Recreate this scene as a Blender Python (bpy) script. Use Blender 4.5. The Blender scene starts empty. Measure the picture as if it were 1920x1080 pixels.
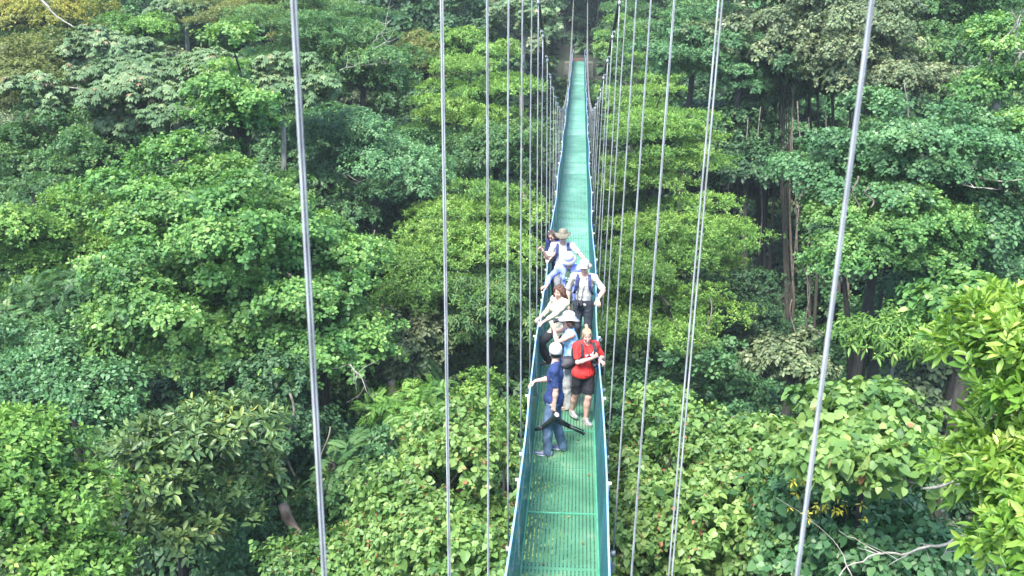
import bpy, math, random
import numpy as np
from mathutils import Vector, Matrix
random.seed(7); RNG = np.random.default_rng(7)
scn = bpy.context.scene
COL = scn.collection
rad = math.radians

# ---------------------------------------------------------------- camera model
FPX = 1900.0; PITCH = rad(17.0); YAW = rad(3.66); ROLL = rad(0.35); CAMZ = 6.6
CF = np.array([-math.sin(YAW)*math.cos(PITCH), math.cos(YAW)*math.cos(PITCH), -math.sin(PITCH)])
_r = np.array([math.cos(YAW), math.sin(YAW), 0.0]); _u = np.cross(_r, CF)
CR = _r*math.cos(ROLL)+_u*math.sin(ROLL); CU = -_r*math.sin(ROLL)+_u*math.cos(ROLL)
CAM = np.array([0.0, 0.0, CAMZ])
def at(u, v, d):
    """world point seen along direction (u, v) at depth d metres: used to survey where things stand"""
    return CAM + d*(CF + (u-960)/FPX*CR - (v-540)/FPX*CU)

def deck_z(y): return -.5+.0003*(y-58)**2
DX = -.08            # deck centre line
def ground_z(x, y):
    x = np.asarray(x, float); y = np.asarray(y, float)
    b = np.interp(y, [-40, 0, 8, 20, 34, 48, 70, 86, 92, 110, 140, 260], [3, -1.5, -9, -19, -21, -17, -9, -2.5, -.9, 4, 18, 50])
    s = np.interp(np.abs(x-2), [0, 12, 25, 45, 80, 160], [0, 1, 5, 12, 22, 40])
    n = .7*np.sin(x*.31+1.3)*np.cos(y*.27)+.5*np.sin(x*.13+y*.17)
    far = np.clip((y-100)/10, 0, 1)
    near = np.clip((np.abs(x)-4)/8, 0, 1)
    return b + s*(1-far*.5) + n*np.where((y > 80) | (y < 8), near, 1)

# ---------------------------------------------------------------- object helpers
def tag(o, label=None, cat=None, group=None, kind=None):
    if label: o['label'] = label
    if cat: o['category'] = cat
    if group: o['group'] = group
    if kind: o['kind'] = kind
    return o
def empty(name, loc=(0, 0, 0), rz=0):
    o = bpy.data.objects.new(name, None); COL.objects.link(o)
    o.location = loc; o.rotation_euler = (0, 0, rz); o.empty_display_size = .2
    return o
def mesh_np(name, V, Q, T=None, attrs=None, mats=(), midx=None, smooth=False):
    """numpy mesh: V (n,3), Q (m,4) quads, T (k,3) tris"""
    me = bpy.data.meshes.new(name)
    V = np.asarray(V, np.float32); nq = 0 if Q is None else len(Q); nt = 0 if T is None else len(T)
    loops = []
    if nq: loops.append(np.asarray(Q, np.int32).ravel())
    if nt: loops.append(np.asarray(T, np.int32).ravel())
    loops = np.concatenate(loops)
    me.vertices.add(len(V)); me.vertices.foreach_set('co', V.ravel())
    me.loops.add(len(loops)); me.loops.foreach_set('vertex_index', loops)
    me.polygons.add(nq+nt)
    st = np.concatenate([np.arange(nq)*4, nq*4+np.arange(nt)*3]).astype(np.int32)
    me.polygons.foreach_set('loop_start', st)
    try: me.polygons.foreach_set('loop_total', np.concatenate([np.full(nq, 4), np.full(nt, 3)]).astype(np.int32))
    except Exception: pass
    if midx is not None: me.polygons.foreach_set('material_index', np.asarray(midx, np.int32))
    if smooth: me.polygons.foreach_set('use_smooth', np.ones(nq+nt, bool))
    for m in mats: me.materials.append(m)
    for k, a in (attrs or {}).items():
        a = np.asarray(a, np.float32)
        if a.ndim == 1:
            at_ = me.attributes.new(k, 'FLOAT', 'POINT'); at_.data.foreach_set('value', a)
        else:
            at_ = me.attributes.new(k, 'FLOAT_COLOR', 'POINT')
            if a.shape[1] == 3: a = np.c_[a, np.ones(len(a), np.float32)]
            at_.data.foreach_set('color', a.astype(np.float32).ravel())
    me.update(calc_edges=True); me.validate()
    return me
def link(name, me, parent=None, loc=(0, 0, 0)):
    o = bpy.data.objects.new(name, me); COL.objects.link(o); o.location = loc
    if parent: o.parent = parent
    return o

class MB:
    """collects boxes, tubes and lathes; build() links them as one mesh"""
    def __init__(s): s.V = []; s.F = []; s.n = 0
    def add(s, V, F):
        V = [tuple(map(float, v)) for v in V]
        s.V += V; s.F += [tuple(i+s.n for i in f) for f in F]; s.n += len(V)
    def box(s, c, size, R=None, taper=1.0):
        hx, hy, hz = [q/2 for q in size]; P = []
        for z in (-1, 1):
            t = taper if z > 0 else 1
            for x, y in ((-1, -1), (1, -1), (1, 1), (-1, 1)): P.append(Vector((x*hx*t, y*hy*t, z*hz)))
        if R is not None: P = [R @ p for p in P]
        c = Vector(c); s.add([p+c for p in P], [(3, 2, 1, 0), (4, 5, 6, 7), (0, 1, 5, 4), (1, 2, 6, 5), (2, 3, 7, 6), (3, 0, 4, 7)])
    def tube(s, pts, r, n=6, cap=True):
        pts = [Vector([float(q) for q in p]) for p in pts]; m = len(pts)
        if not hasattr(r, '__len__'): r = [r]*m
        V = []; F = []; ref = None
        for i, p in enumerate(pts):
            d = (pts[min(i+1, m-1)]-pts[max(i-1, 0)]).normalized()
            if ref is None: ref = d.orthogonal().normalized()
            a = (ref-d*ref.dot(d)); a = a.normalized() if a.length > 1e-6 else d.orthogonal().normalized()
            ref = a; b = d.cross(a)
            for k in range(n):
                t = 2*math.pi*k/n; V.append(p+(a*math.cos(t)+b*math.sin(t))*r[i])
        for i in range(m-1):
            for k in range(n):
                k2 = (k+1) % n; F.append((i*n+k, i*n+k2, (i+1)*n+k2, (i+1)*n+k))
        if cap: F += [tuple(range(n-1, -1, -1)), tuple((m-1)*n+k for k in range(n))]
        s.add(V, F)
    def lathe(s, prof, M=None, n=20, warp=None):
        V = []; F = []; m = len(prof)
        for (r, z) in prof:
            for k in range(n):
                t = 2*math.pi*k/n; p = Vector((r*math.cos(t), r*math.sin(t), z))
                if warp: p = warp(p, r, t)
                V.append(M @ p if M is not None else p)
        for i in range(m-1):
            for k in range(n):
                k2 = (k+1) % n; F.append((i*n+k, i*n+k2, (i+1)*n+k2, (i+1)*n+k))
        F += [tuple(range(n-1, -1, -1)), tuple((m-1)*n+k for k in range(n))]
        s.add(V, F)
    def mesh(s, name, mat, smooth=True):
        me = bpy.data.meshes.new(name); me.from_pydata(s.V, [], s.F)
        if smooth: me.polygons.foreach_set('use_smooth', np.ones(len(me.polygons), bool))
        me.materials.append(mat); me.update(); return me
    def build(s, name, mat, parent=None, smooth=True):
        return link(name, s.mesh(name, mat, smooth), parent)

# ---------------------------------------------------------------- materials
def nt(name):
    m = bpy.data.materials.new(name); m.use_nodes = True
    t = m.node_tree; t.nodes.clear(); return m, t, t.nodes, t.links
def N(nodes, typ, **kw):
    n = nodes.new(typ)
    for k, v in kw.items():
        if k.startswith('i_'): n.inputs[k[2:].replace('_', ' ')].default_value = v
        else: setattr(n, k, v)
    return n
def ramp(nodes, stops):
    r = nodes.new('ShaderNodeValToRGB'); e = r.color_ramp.elements
    while len(e) < len(stops): e.new(.5)
    for q, (p, c) in zip(e, stops): q.position = p; q.color = (*c, 1)
    return r
def leaf_mat(name, stops, trans=.38, rough=.5, tcol=(1.3, 1.3, .5), spec=.32):
    m, t, n, l = nt(name)
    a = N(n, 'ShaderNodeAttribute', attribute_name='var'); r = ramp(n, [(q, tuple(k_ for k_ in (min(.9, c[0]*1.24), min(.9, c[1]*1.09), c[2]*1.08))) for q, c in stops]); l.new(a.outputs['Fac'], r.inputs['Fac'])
    g = n.new('ShaderNodeTexCoord'); nz = N(n, 'ShaderNodeTexNoise', i_Scale=.55, i_Detail=2.0)
    l.new(g.outputs['Object'], nz.inputs['Vector'])
    hs = N(n, 'ShaderNodeHueSaturation'); mr = N(n, 'ShaderNodeMapRange'); mr.inputs['From Min'].default_value = .3; mr.inputs['From Max'].default_value = .7
    mr.inputs['To Min'].default_value = .8; mr.inputs['To Max'].default_value = 1.25
    l.new(nz.outputs['Fac'], mr.inputs['Value']); l.new(mr.outputs['Result'], hs.inputs['Value']); l.new(r.outputs['Color'], hs.inputs['Color'])
    p = N(n, 'ShaderNodeBsdfPrincipled'); p.inputs['Roughness'].default_value = rough; p.inputs['Specular IOR Level'].default_value = spec
    l.new(hs.outputs['Color'], p.inputs['Base Color'])
    tr = n.new('ShaderNodeBsdfTranslucent'); mx = N(n, 'ShaderNodeVectorMath', operation='MULTIPLY'); mx.inputs[1].default_value = tcol
    l.new(hs.outputs['Color'], mx.inputs[0]); l.new(mx.outputs['Vector'], tr.inputs['Color'])
    ms = n.new('ShaderNodeMixShader'); ms.inputs[0].default_value = trans
    l.new(p.outputs[0], ms.inputs[1]); l.new(tr.outputs[0], ms.inputs[2])
    o = n.new('ShaderNodeOutputMaterial'); l.new(ms.outputs[0], o.inputs['Surface']); return m
def noise_mat(name, c1, c2, scale=6, rough=.7, bump=.2, stretch=(1, 1, 1), metal=0, detail=5, spec=.4, c3=None):
    m, t, n, l = nt(name)
    g = n.new('ShaderNodeTexCoord'); mp = n.new('ShaderNodeMapping'); mp.inputs['Scale'].default_value = stretch
    l.new(g.outputs['Object'], mp.inputs['Vector'])
    nz = N(n, 'ShaderNodeTexNoise', i_Scale=scale, i_Detail=detail); l.new(mp.outputs[0], nz.inputs['Vector'])
    st = [(.32, c1), (.68, c2)] + ([(.8, c3)] if c3 else [])
    r = ramp(n, st); l.new(nz.outputs['Fac'], r.inputs['Fac'])
    p = n.new('ShaderNodeBsdfPrincipled'); p.inputs['Roughness'].default_value = rough; p.inputs['Metallic'].default_value = metal
    p.inputs['Specular IOR Level'].default_value = spec
    l.new(r.outputs['Color'], p.inputs['Base Color'])
    if bump:
        b = N(n, 'ShaderNodeBump', i_Strength=bump, i_Distance=.02); l.new(nz.outputs['Fac'], b.inputs['Height']); l.new(b.outputs[0], p.inputs['Normal'])
    o = n.new('ShaderNodeOutputMaterial'); l.new(p.outputs[0], o.inputs['Surface']); return m
def attr_mat(name, rough=.6, crease=0, cs=9.0, weave=0):
    m, t, n, l = nt(name); a = N(n, 'ShaderNodeAttribute', attribute_name='Col')
    nz = N(n, 'ShaderNodeTexNoise', i_Scale=40.0); mr = N(n, 'ShaderNodeMapRange'); mr.inputs['To Min'].default_value = .85; mr.inputs['To Max'].default_value = 1.15
    l.new(nz.outputs['Fac'], mr.inputs['Value']); h = n.new('ShaderNodeHueSaturation'); l.new(mr.outputs[0], h.inputs['Value']); l.new(a.outputs['Color'], h.inputs['Color'])
    p = n.new('ShaderNodeBsdfPrincipled'); p.inputs['Roughness'].default_value = rough
    l.new(h.outputs['Color'], p.inputs['Base Color'])
    if crease:
        tc = n.new('ShaderNodeTexCoord'); mp = n.new('ShaderNodeMapping'); mp.inputs['Scale'].default_value = (1, 1, .55); l.new(tc.outputs['Object'], mp.inputs['Vector'])
        n2 = N(n, 'ShaderNodeTexNoise', i_Scale=cs, i_Detail=3.0, i_Distortion=1.6); l.new(mp.outputs[0], n2.inputs['Vector'])
        bm = N(n, 'ShaderNodeBump', i_Strength=1.0, i_Distance=crease); l.new(n2.outputs['Fac'], bm.inputs['Height']); l.new(bm.outputs[0], p.inputs['Normal'])
    o = n.new('ShaderNodeOutputMaterial'); l.new(p.outputs[0], o.inputs['Surface']); return m

BARK = noise_mat('bark_brown', (.016, .015, .011), (.045, .04, .03), 5, .9, .6, (4, 4, .7))
BARKP = noise_mat('bark_pale', (.14, .13, .1), (.34, .32, .27), 5, .85, .4, (3, 3, .8))
SOIL = noise_mat('forest_floor', (.01, .01, .006), (.02, .028, .012), .8, .95, .5)
STEEL = noise_mat('galvanised_wire', (.25, .255, .26), (.44, .445, .45), 30, .6, .3, (1, 1, .2), metal=.2)
CABLE = noise_mat('weathered_cable', (.09, .085, .075), (.2, .19, .17), 12, .7, .2)
RAILM = noise_mat('painted_rail', (.2, .36, .58), (.34, .5, .68), 6, .4, .05, metal=.2)
BEAM = noise_mat('beam_steel', (.05, .12, .1), (.16, .2, .17), 8, .6, .2)
CLAMP = noise_mat('clamp_zinc', (.6, .6, .58), (.75, .74, .72), 20, .4, .1)

def grate_mat(name, c1, c2, px, py, hole, axis='XY', worn=(.3, .34, .2)):
    """expanded metal: staggered holes cut through the painted sheet"""
    m, t, n, l = nt(name)
    g = n.new('ShaderNodeTexCoord'); mp = n.new('ShaderNodeMapping')
    if axis == 'YZ': mp.inputs['Rotation'].default_value = (0, 0, 0)
    sx = n.new('ShaderNodeSeparateXYZ'); l.new(g.outputs['Object'], sx.inputs[0])
    cb = n.new('ShaderNodeCombineXYZ')
    l.new(sx.outputs['X' if axis == 'XY' else 'Y'], cb.inputs['X']); l.new(sx.outputs['Y' if axis == 'XY' else 'Z'], cb.inputs['Y'])
    vm = N(n, 'ShaderNodeVectorMath', operation='DIVIDE'); vm.inputs[1].default_value = (px, py, 1); l.new(cb.outputs[0], vm.inputs[0])
    # |sin(pi x)*..| lattice of diamonds: cos(2pi x)+cos(2pi y)
    s2 = n.new('ShaderNodeSeparateXYZ'); l.new(vm.outputs[0], s2.inputs[0])
    out = []
    for k in 'XY':
        a = N(n, 'ShaderNodeMath', operation='MULTIPLY'); a.inputs[1].default_value = 2*math.pi; l.new(s2.outputs[k], a.inputs[0])
        c = N(n, 'ShaderNodeMath', operation='COSINE'); l.new(a.outputs[0], c.inputs[0]); out.append(c)
    if axis == 'XY':
        ad = N(n, 'ShaderNodeMath', operation='MULTIPLY_ADD'); ad.inputs[1].default_value = .55; l.new(out[1].outputs[0], ad.inputs[0]); l.new(out[0].outputs[0], ad.inputs[2])
    else:
        ad = N(n, 'ShaderNodeMath', operation='ADD'); l.new(out[0].outputs[0], ad.inputs[0]); l.new(out[1].outputs[0], ad.inputs[1])
    gt = N(n, 'ShaderNodeMath', operation='GREATER_THAN'); gt.inputs[1].default_value = hole; l.new(ad.outputs[0], gt.inputs[0])
    nz = N(n, 'ShaderNodeTexNoise', i_Scale=1.6, i_Detail=6.0); l.new(g.outputs['Object'], nz.inputs['Vector'])
    oi = n.new('ShaderNodeObjectInfo'); av = N(n, 'ShaderNodeMath', operation='MULTIPLY_ADD'); av.inputs[1].default_value = .4; l.new(oi.outputs['Random'], av.inputs[0]); l.new(nz.outputs['Fac'], av.inputs[2])
    r = ramp(n, [(.48, c1), (.8, c2), (1.0, worn)]); l.new(av.outputs[0], r.inputs[0])
    p = n.new('ShaderNodeBsdfPrincipled'); p.inputs['Roughness'].default_value = .6; l.new(r.outputs[0], p.inputs['Base Color'])
    tr = n.new('ShaderNodeBsdfTransparent'); mx = n.new('ShaderNodeMixShader')
    l.new(gt.outputs[0], mx.inputs[0]); l.new(p.outputs[0], mx.inputs[1]); l.new(tr.outputs[0], mx.inputs[2])
    o = n.new('ShaderNodeOutputMaterial'); l.new(mx.outputs[0], o.inputs['Surface']); return m
# ---------------------------------------------------------------- the bridge
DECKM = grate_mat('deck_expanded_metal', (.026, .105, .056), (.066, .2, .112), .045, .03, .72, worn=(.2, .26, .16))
DECK_GRAZE = grate_mat('deck_grazing_tone_expanded_metal', (.07, .2, .14), (.125, .3, .22), .045, .022, .85, worn=(.2, .34, .28))  # grazing-angle paleness of the far deck, put into paint colour and hole size
SIDEM = grate_mat('side_expanded_metal', (.008, .075, .085), (.014, .12, .135), .03, .03, 1.5, 'YZ', worn=(.03, .2, .22))
EDGEM = noise_mat('deck_edge_paint', (.04, .22, .13), (.09, .33, .2), 6, .5, .1)
HW = .44
def cable_z(y): return .35+.0034*(y-60)**2
def cable_c(y): return .086-.0068*y if y < 20 else -.05
def cable_h(y): return float(np.interp(y, [0, 20, 35, 60, 104], [.74, .69, .62, .60, .62]))
HY = [2.45+2.6*i for i in range(36)]
bridge = empty('suspension_bridge', (DX, 1.0, deck_z(1.0)))
tag(bridge, 'long narrow green suspension footbridge with mesh sides crossing the forest ravine', 'footbridge')
def bpart(mb, name, mat, smooth=True):
    o = mb.build(name, mat, bridge, smooth); o.matrix_parent_inverse = Matrix.Translation(-Vector(bridge.location)); return o
# deck panels, one per bay, with a thin lip at each end
y0 = 1.0; k = 0
while y0 < 88:
    y1 = min(y0+2.6, 89.4)
    me = bpy.data.meshes.new('deck_panel')
    zz = .0
    pts = []; n = 6
    for i in range(n+1):
        y = y0+.012+(y1-y0-.024)*i/n; pts += [(DX-HW+.012, y, deck_z(y)), (DX+HW-.012, y, deck_z(y))]
    me.from_pydata(pts, [], [(2*i, 2*i+1, 2*i+3, 2*i+2) for i in range(n)]); me.materials.append(DECK_GRAZE if y0 > 24 or 19 < y0 < 22 else DECKM)
    o = link('deck_panel', me, bridge); o.matrix_parent_inverse = Matrix.Translation(-Vector(bridge.location))
    y0 = y1; k += 1
ys = np.arange(1, 89.6, .65)
mb = MB()
for s in (-1, 1): mb.tube([(DX+s*HW, y, deck_z(y)+.012) for y in ys], .014, 6)
bpart(mb, 'deck_edge', EDGEM)
y = 1.0
while y < 88:
    mb = MB(); mb.box((DX, y, deck_z(y)-.004), (2*HW, .022, .03)); bpart(mb, 'panel_joint', EDGEM, False)
    mb = MB(); mb.box((DX, y+1.3, deck_z(y+1.3)-.03), (2*HW, .04, .05)); bpart(mb, 'cross_rib', EDGEM, False); y += 2.6
mb = MB()
for s in (-1, 1): mb.tube([(DX+s*.3, y, deck_z(y)-.11) for y in ys], .012, 5)
bpart(mb, 'deck_cable', CABLE)
# side mesh and handrail: the rail sags a touch between the hangers
def rail_pt(s, y):
    ph = (y-HY[0])/2.6; sag = .035*math.sin(math.pi*(ph % 1))
    wob = .018*math.sin(ph*1.9+s*1.2)
    return (DX+s*(.492+wob), y, deck_z(y)+1.03-sag+.01*math.sin(ph*2.7+s))
ysf = np.arange(1, 89.6, .26)
for s in (-1, 1):
    V = []; Q = []
    nz = 6
    for i, y in enumerate(ysf):
        a = Vector((DX+s*(HW+.006), y, deck_z(y)-.05)); b = Vector(rail_pt(s, y))
        for j in range(nz+1):
            t = j/nz; p = a.lerp(b, t); p.x += s*.012*math.sin(t*math.pi)*math.sin(y*2.4+s); V.append(tuple(p))
    for i in range(len(ysf)-1):
        for j in range(nz): q = i*(nz+1)+j; Q.append((q, q+1, q+nz+2, q+nz+1))
    me = mesh_np('side_mesh', V, Q, mats=[SIDEM], smooth=True)
    o = link('side_mesh', me, bridge); o.matrix_parent_inverse = Matrix.Translation(-Vector(bridge.location))
    mb = MB(); mb.tube([rail_pt(s, y) for y in ysf], .0125, 7); bpart(mb, 'handrail', RAILM)
    mb = MB(); mb.tube([(rail_pt(s, y)[0]+s*.004, y, rail_pt(s, y)[2]-.5) for y in ysf], .006, 5); bpart(mb, 'mid_wire', RAILM)
# transoms whose ends reach out to the hangers
BX = .60
for y in HY:
    if y > 89: continue
    mb = MB(); mb.box((DX, y, deck_z(y)-.075), (2*BX, .06, .07))
    for s in (-1, 1): mb.box((DX+s*BX, y, deck_z(y)-.05), (.05, .05, .12))
    bpart(mb, 'transom', BEAM, False)
# rail posts/clips
for y in HY:
    if y > 89: continue
    for s in (-1, 1):
        mb = MB(); p = rail_pt(s, y); mb.box((p[0]+s*.025, y, p[2]-.012), (.05, .025, .022)); mb.tube([(DX+s*(HW+.03), y, deck_z(y)), (p[0]+s*.02, y, p[2])], .011, 5); bpart(mb, 'rail_post', CLAMP, False)
# hangers: doubled wire strands from main cable to transom end
for i, y in enumerate(HY):
    if y > 89: continue
    for s in (-1, 1):
        top = Vector((cable_c(y)+s*cable_h(y), y, cable_z(y))); bot = Vector((DX+s*BX, y, deck_z(y)))
        gap = .0032 if i == 0 else .004; spread = .017 if i == 1 and s > 0 else 0
        mb = MB(); r = .0042 if i == 0 else .0047
        sw = random.uniform(-.02, .02)
        for e in (-1, 1):
            P = []
            for t in np.linspace(0, 1, 9):
                p = top.lerp(bot, t); p.x += e*(gap+spread*max(0, t-.15)*1.1*(1-t)*2) + sw*math.sin(t*math.pi); p.y += e*.004; P.append(p)
            mb.tube(P, r, 6)
        for t in (.02, .985): q = top.lerp(bot, t); mb.box(q, (.05, .03, .07))
        bpart(mb, 'hanger', STEEL)
# main cables and their clamps
cy = list(np.arange(-6, 98, .8))+[98.2]
for s in (-1, 1):
    mb = MB()
    for dxx, dzz in ((0, 0), (.036*s, .012)): mb.tube([(cable_c(y)+s*cable_h(max(y, 0))+dxx, y, cable_z(y)+dzz+.015) for y in cy], .019, 6)
    bpart(mb, 'main_cable', CABLE)
for y in HY:
    for s in (-1, 1): mb = MB(); mb.box((cable_c(y)+s*(cable_h(y)+.02), y, cable_z(y)), (.055, .035, .045)); bpart(mb, 'cable_clamp', CLAMP, False)
# towers at both ends
for yy, zt in ((98.3, cable_z(98.2)+.3), (-6.2, cable_z(-6)+.3)):
    zb = min(float(ground_z(0, yy)), -.2)-1.0
    tw = empty('bridge_tower', (0, yy, zb))
    tag(tw, 'steel portal tower carrying the main cables at the far end of the footbridge' if yy > 0 else 'steel portal tower carrying the main cables behind the viewpoint', 'tower', 'portal towers of the footbridge')
    for s in (-1, 1):
        mb = MB(); x = cable_c(yy)+s*(cable_h(max(0, yy))+.02); mb.box((x, 0, (zt-zb)/2), (.14, .16, zt-zb)); mb.box((x, 0, .25), (.6, .6, .5)); mb.build('tower_leg', BEAM, tw, False)
    mb = MB(); mb.box((cable_c(yy), 0, zt-zb+.08), (2*cable_h(max(yy, 0))+.5, .2, .16)); mb.box((cable_c(yy), 0, zt-zb-2.0), (2*cable_h(max(yy, 0))-.12, .1, .1)); mb.build('crossbeam', BEAM, tw, False)
# far landing: a small concrete abutment with a reddish step
ab = empty('bridge_abutment', (DX, 90.5, deck_z(89.4)-1.6))
tag(ab, 'low concrete landing with reddish earth step at the far end of the bridge', 'abutment')
mb = MB(); mb.box((0, -.2, .7), (2.6, 2.2, 1.5), taper=.95); mb.build('landing_block', noise_mat('mossy_concrete', (.05, .055, .04), (.12, .12, .09), 5), ab, False)
mb = MB(); mb.box((0, .5, 1.62), (1.4, .7, .22), taper=.9); mb.build('step', noise_mat('red_earth', (.07, .035, .025), (.12, .06, .045), 5), ab, False)
# ---------------------------------------------------------------- foliage
def unit(a): return a/np.maximum(np.linalg.norm(a, axis=-1, keepdims=True), 1e-9)
def rdir(g, n): return unit(g.normal(size=(n, 3)))
SHAPE = {  # outline rows (t along the leaf, half width) ; None = a single diamond face
 'obov': ((.42, .24), (.8, .36)), 'lance': ((.3, .16), (.68, .15)), 'heart': ((-.04, .3), (.3, .5), (.7, .33)), 'oval': ((.3, .32), (.7, .3)), 'fine': None, 'finew': None }
def leaf_arrays(g, base, d, up, L, kind, droop=.15, fold=.15):
    """every leaf is its own little folded blade; returns (n,k,3) points"""
    s = unit(np.cross(d, up)); nn = np.cross(s, d); L = L[:, None]
    down = np.array([0, 0, -1.])
    def P(t, w): return base + d*L*t + s*L*w + nn*L*abs(w)*fold*2 + down*L*droop*t*t
    if SHAPE[kind] is None:
        w = .17 if kind == 'fine' else .3
        return np.stack([base, P(.45, w), P(1, 0), P(.45, -w)], 1)
    if len(SHAPE[kind]) == 3:
        (t1, w1), (t2, w2), (t3, w3) = SHAPE[kind]
        return np.stack([base, P(t1, w1), P(t2, w2), P(t3, w3), P(1, 0), P(t3, -w3), P(t2, -w2), P(t1, -w1)], 1)
    (t1, w1), (t2, w2) = SHAPE[kind]
    return np.stack([base, P(t1, w1), P(t2, w2), P(1, 0), P(t2, -w2), P(t1, -w1)], 1)
def leaves_mesh(name, parts, mat, extra_mat=()):
    """parts: list of (points (n,k,3), var (n,))"""
    V = []; Q = []; A = []; T_ = []; o = 0
    for P, var in parts:
        n, k, _ = P.shape
        if n == 0: continue
        V.append(P.reshape(-1, 3)); b = o+np.arange(n)[:, None]*k
        if k == 4: Q.append(b+np.array([[0, 1, 2, 3]]))
        elif k == 8: Q.append(b+np.array([[0, 1, 2, 3]])); Q.append(b+np.array([[0, 5, 6, 7]])); T_.append(b+np.array([[0, 3, 4]])); T_.append(b+np.array([[0, 4, 5]]))
        else: Q.append(b+np.array([[0, 1, 2, 3]])); Q.append(b+np.array([[0, 3, 4, 5]]))
        A.append(np.repeat(var, k)); o += n*k
    return mesh_np(name, np.concatenate(V), np.concatenate(Q), np.concatenate(T_) if T_ else None, attrs={'var': np.concatenate(A)}, mats=[mat])

def rosettes(g, C, A, var, K):
    """leaves radiating round each twig tip"""
    n = len(C); nl = K['nl']; U = unit(np.cross(A, rdir(g, n))); W = np.cross(A, U)
    ph = (np.arange(nl)[None, :]*2.4 + g.uniform(0, 6.28, (n, 1)) + g.normal(0, .25, (n, nl)))
    el = np.linspace(K['el']-.35, K['el']+.45, nl)[None, :] + g.normal(0, .28, (n, nl))
    d = (np.cos(el)*np.cos(ph))[..., None]*U[:, None]+(np.cos(el)*np.sin(ph))[..., None]*W[:, None]+np.sin(el)[..., None]*A[:, None]
    L = K['L']*g.uniform(.55, 1.25, (n, nl))*(1-.3*np.linspace(0, 1, nl))[None]
    if K.get('vary'): L = L*g.uniform(.75, 1.3, (n, 1))
    base = C[:, None]+d*L[..., None]*.12 - A[:, None]*(K['L']*.5*(1-np.linspace(0, 1, nl)))[None, :, None]
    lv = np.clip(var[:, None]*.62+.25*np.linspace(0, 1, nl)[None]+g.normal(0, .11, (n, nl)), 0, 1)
    red = g.random((n, nl)) < K.get('red', .012); lv = np.where(red, 1.0, lv); L = np.where(red, L*.55, L)
    f = lambda a: a.reshape(-1, *a.shape[2:])
    up = np.repeat(A[:, None], nl, 1)+g.normal(0, .3+K.get('tilt', 0), (n, nl, 3))
    if K.get('umbrella'):                    # palmate leaf: leaflets round the end of a stalk
        E = f(base+d*L[..., None]*1.0); m = len(E)
        ax = unit(f(up)*.3+np.array([0, 0, 1.])+g.normal(0, .35, (m, 3))); K2 = dict(nl=9, el=-.3, L=K['L']*.95)
        U = unit(np.cross(ax, rdir(g, m))); Wv = np.cross(ax, U); q = np.arange(9)[None]*(2*math.pi/9)+g.uniform(0, 6, (m, 1))
        e2 = -.25+g.normal(0, .08, (m, 9)); dd = (np.cos(e2)*np.cos(q))[..., None]*U[:, None]+(np.cos(e2)*np.sin(q))[..., None]*Wv[:, None]+np.sin(e2)[..., None]*ax[:, None]
        L2 = K['L']*g.uniform(.75, 1.05, (m, 9))
        P = leaf_arrays(g, f(np.repeat(E[:, None], 9, 1)), f(dd), f(np.repeat(ax[:, None], 9, 1)), L2.ravel(), K['shape'], .35, .05)
        return [(P, np.clip(np.repeat(f(lv), 9)+g.normal(0, .05, m*9), 0, 1))]
    if K.get('pinnate'):                     # feather leaf: leaflet pairs along an arching rachis
        np_ = K['pinnate']; Bf = f(base); Df = f(d); Uf = unit(f(up)); Lf = L.ravel(); m = len(Bf); out = []
        S = unit(np.cross(Df, Uf)); dr = K.get('droop', .3)
        for j in range(np_):
            t = (j+1.2)/(np_+.6); c = Bf+Df*(Lf*t)[:, None]+np.array([0, 0, -1.])*(Lf*dr*t*t)[:, None]
            for sg in (-1, 1):
                ld = unit(S*sg+Df*.45+np.array([0, 0, -1.])*(dr*.5*t)+g.normal(0, .06, (m, 3)))
                P = leaf_arrays(g, c, ld, Uf, Lf*K.get('pl', .3)*(1.1-.8*abs(t-.45))*g.uniform(.85, 1.1, m), K['shape'], .1, .05)
                out.append((P, np.clip(lv.ravel()+g.normal(0, .05, m), 0, 1)))
        return out
    P = leaf_arrays(g, f(base), f(d), unit(f(up)), L.ravel(), K['shape'], K.get('droop', .15), K.get('fold', .12))
    return [(P, f(lv))]

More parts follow.
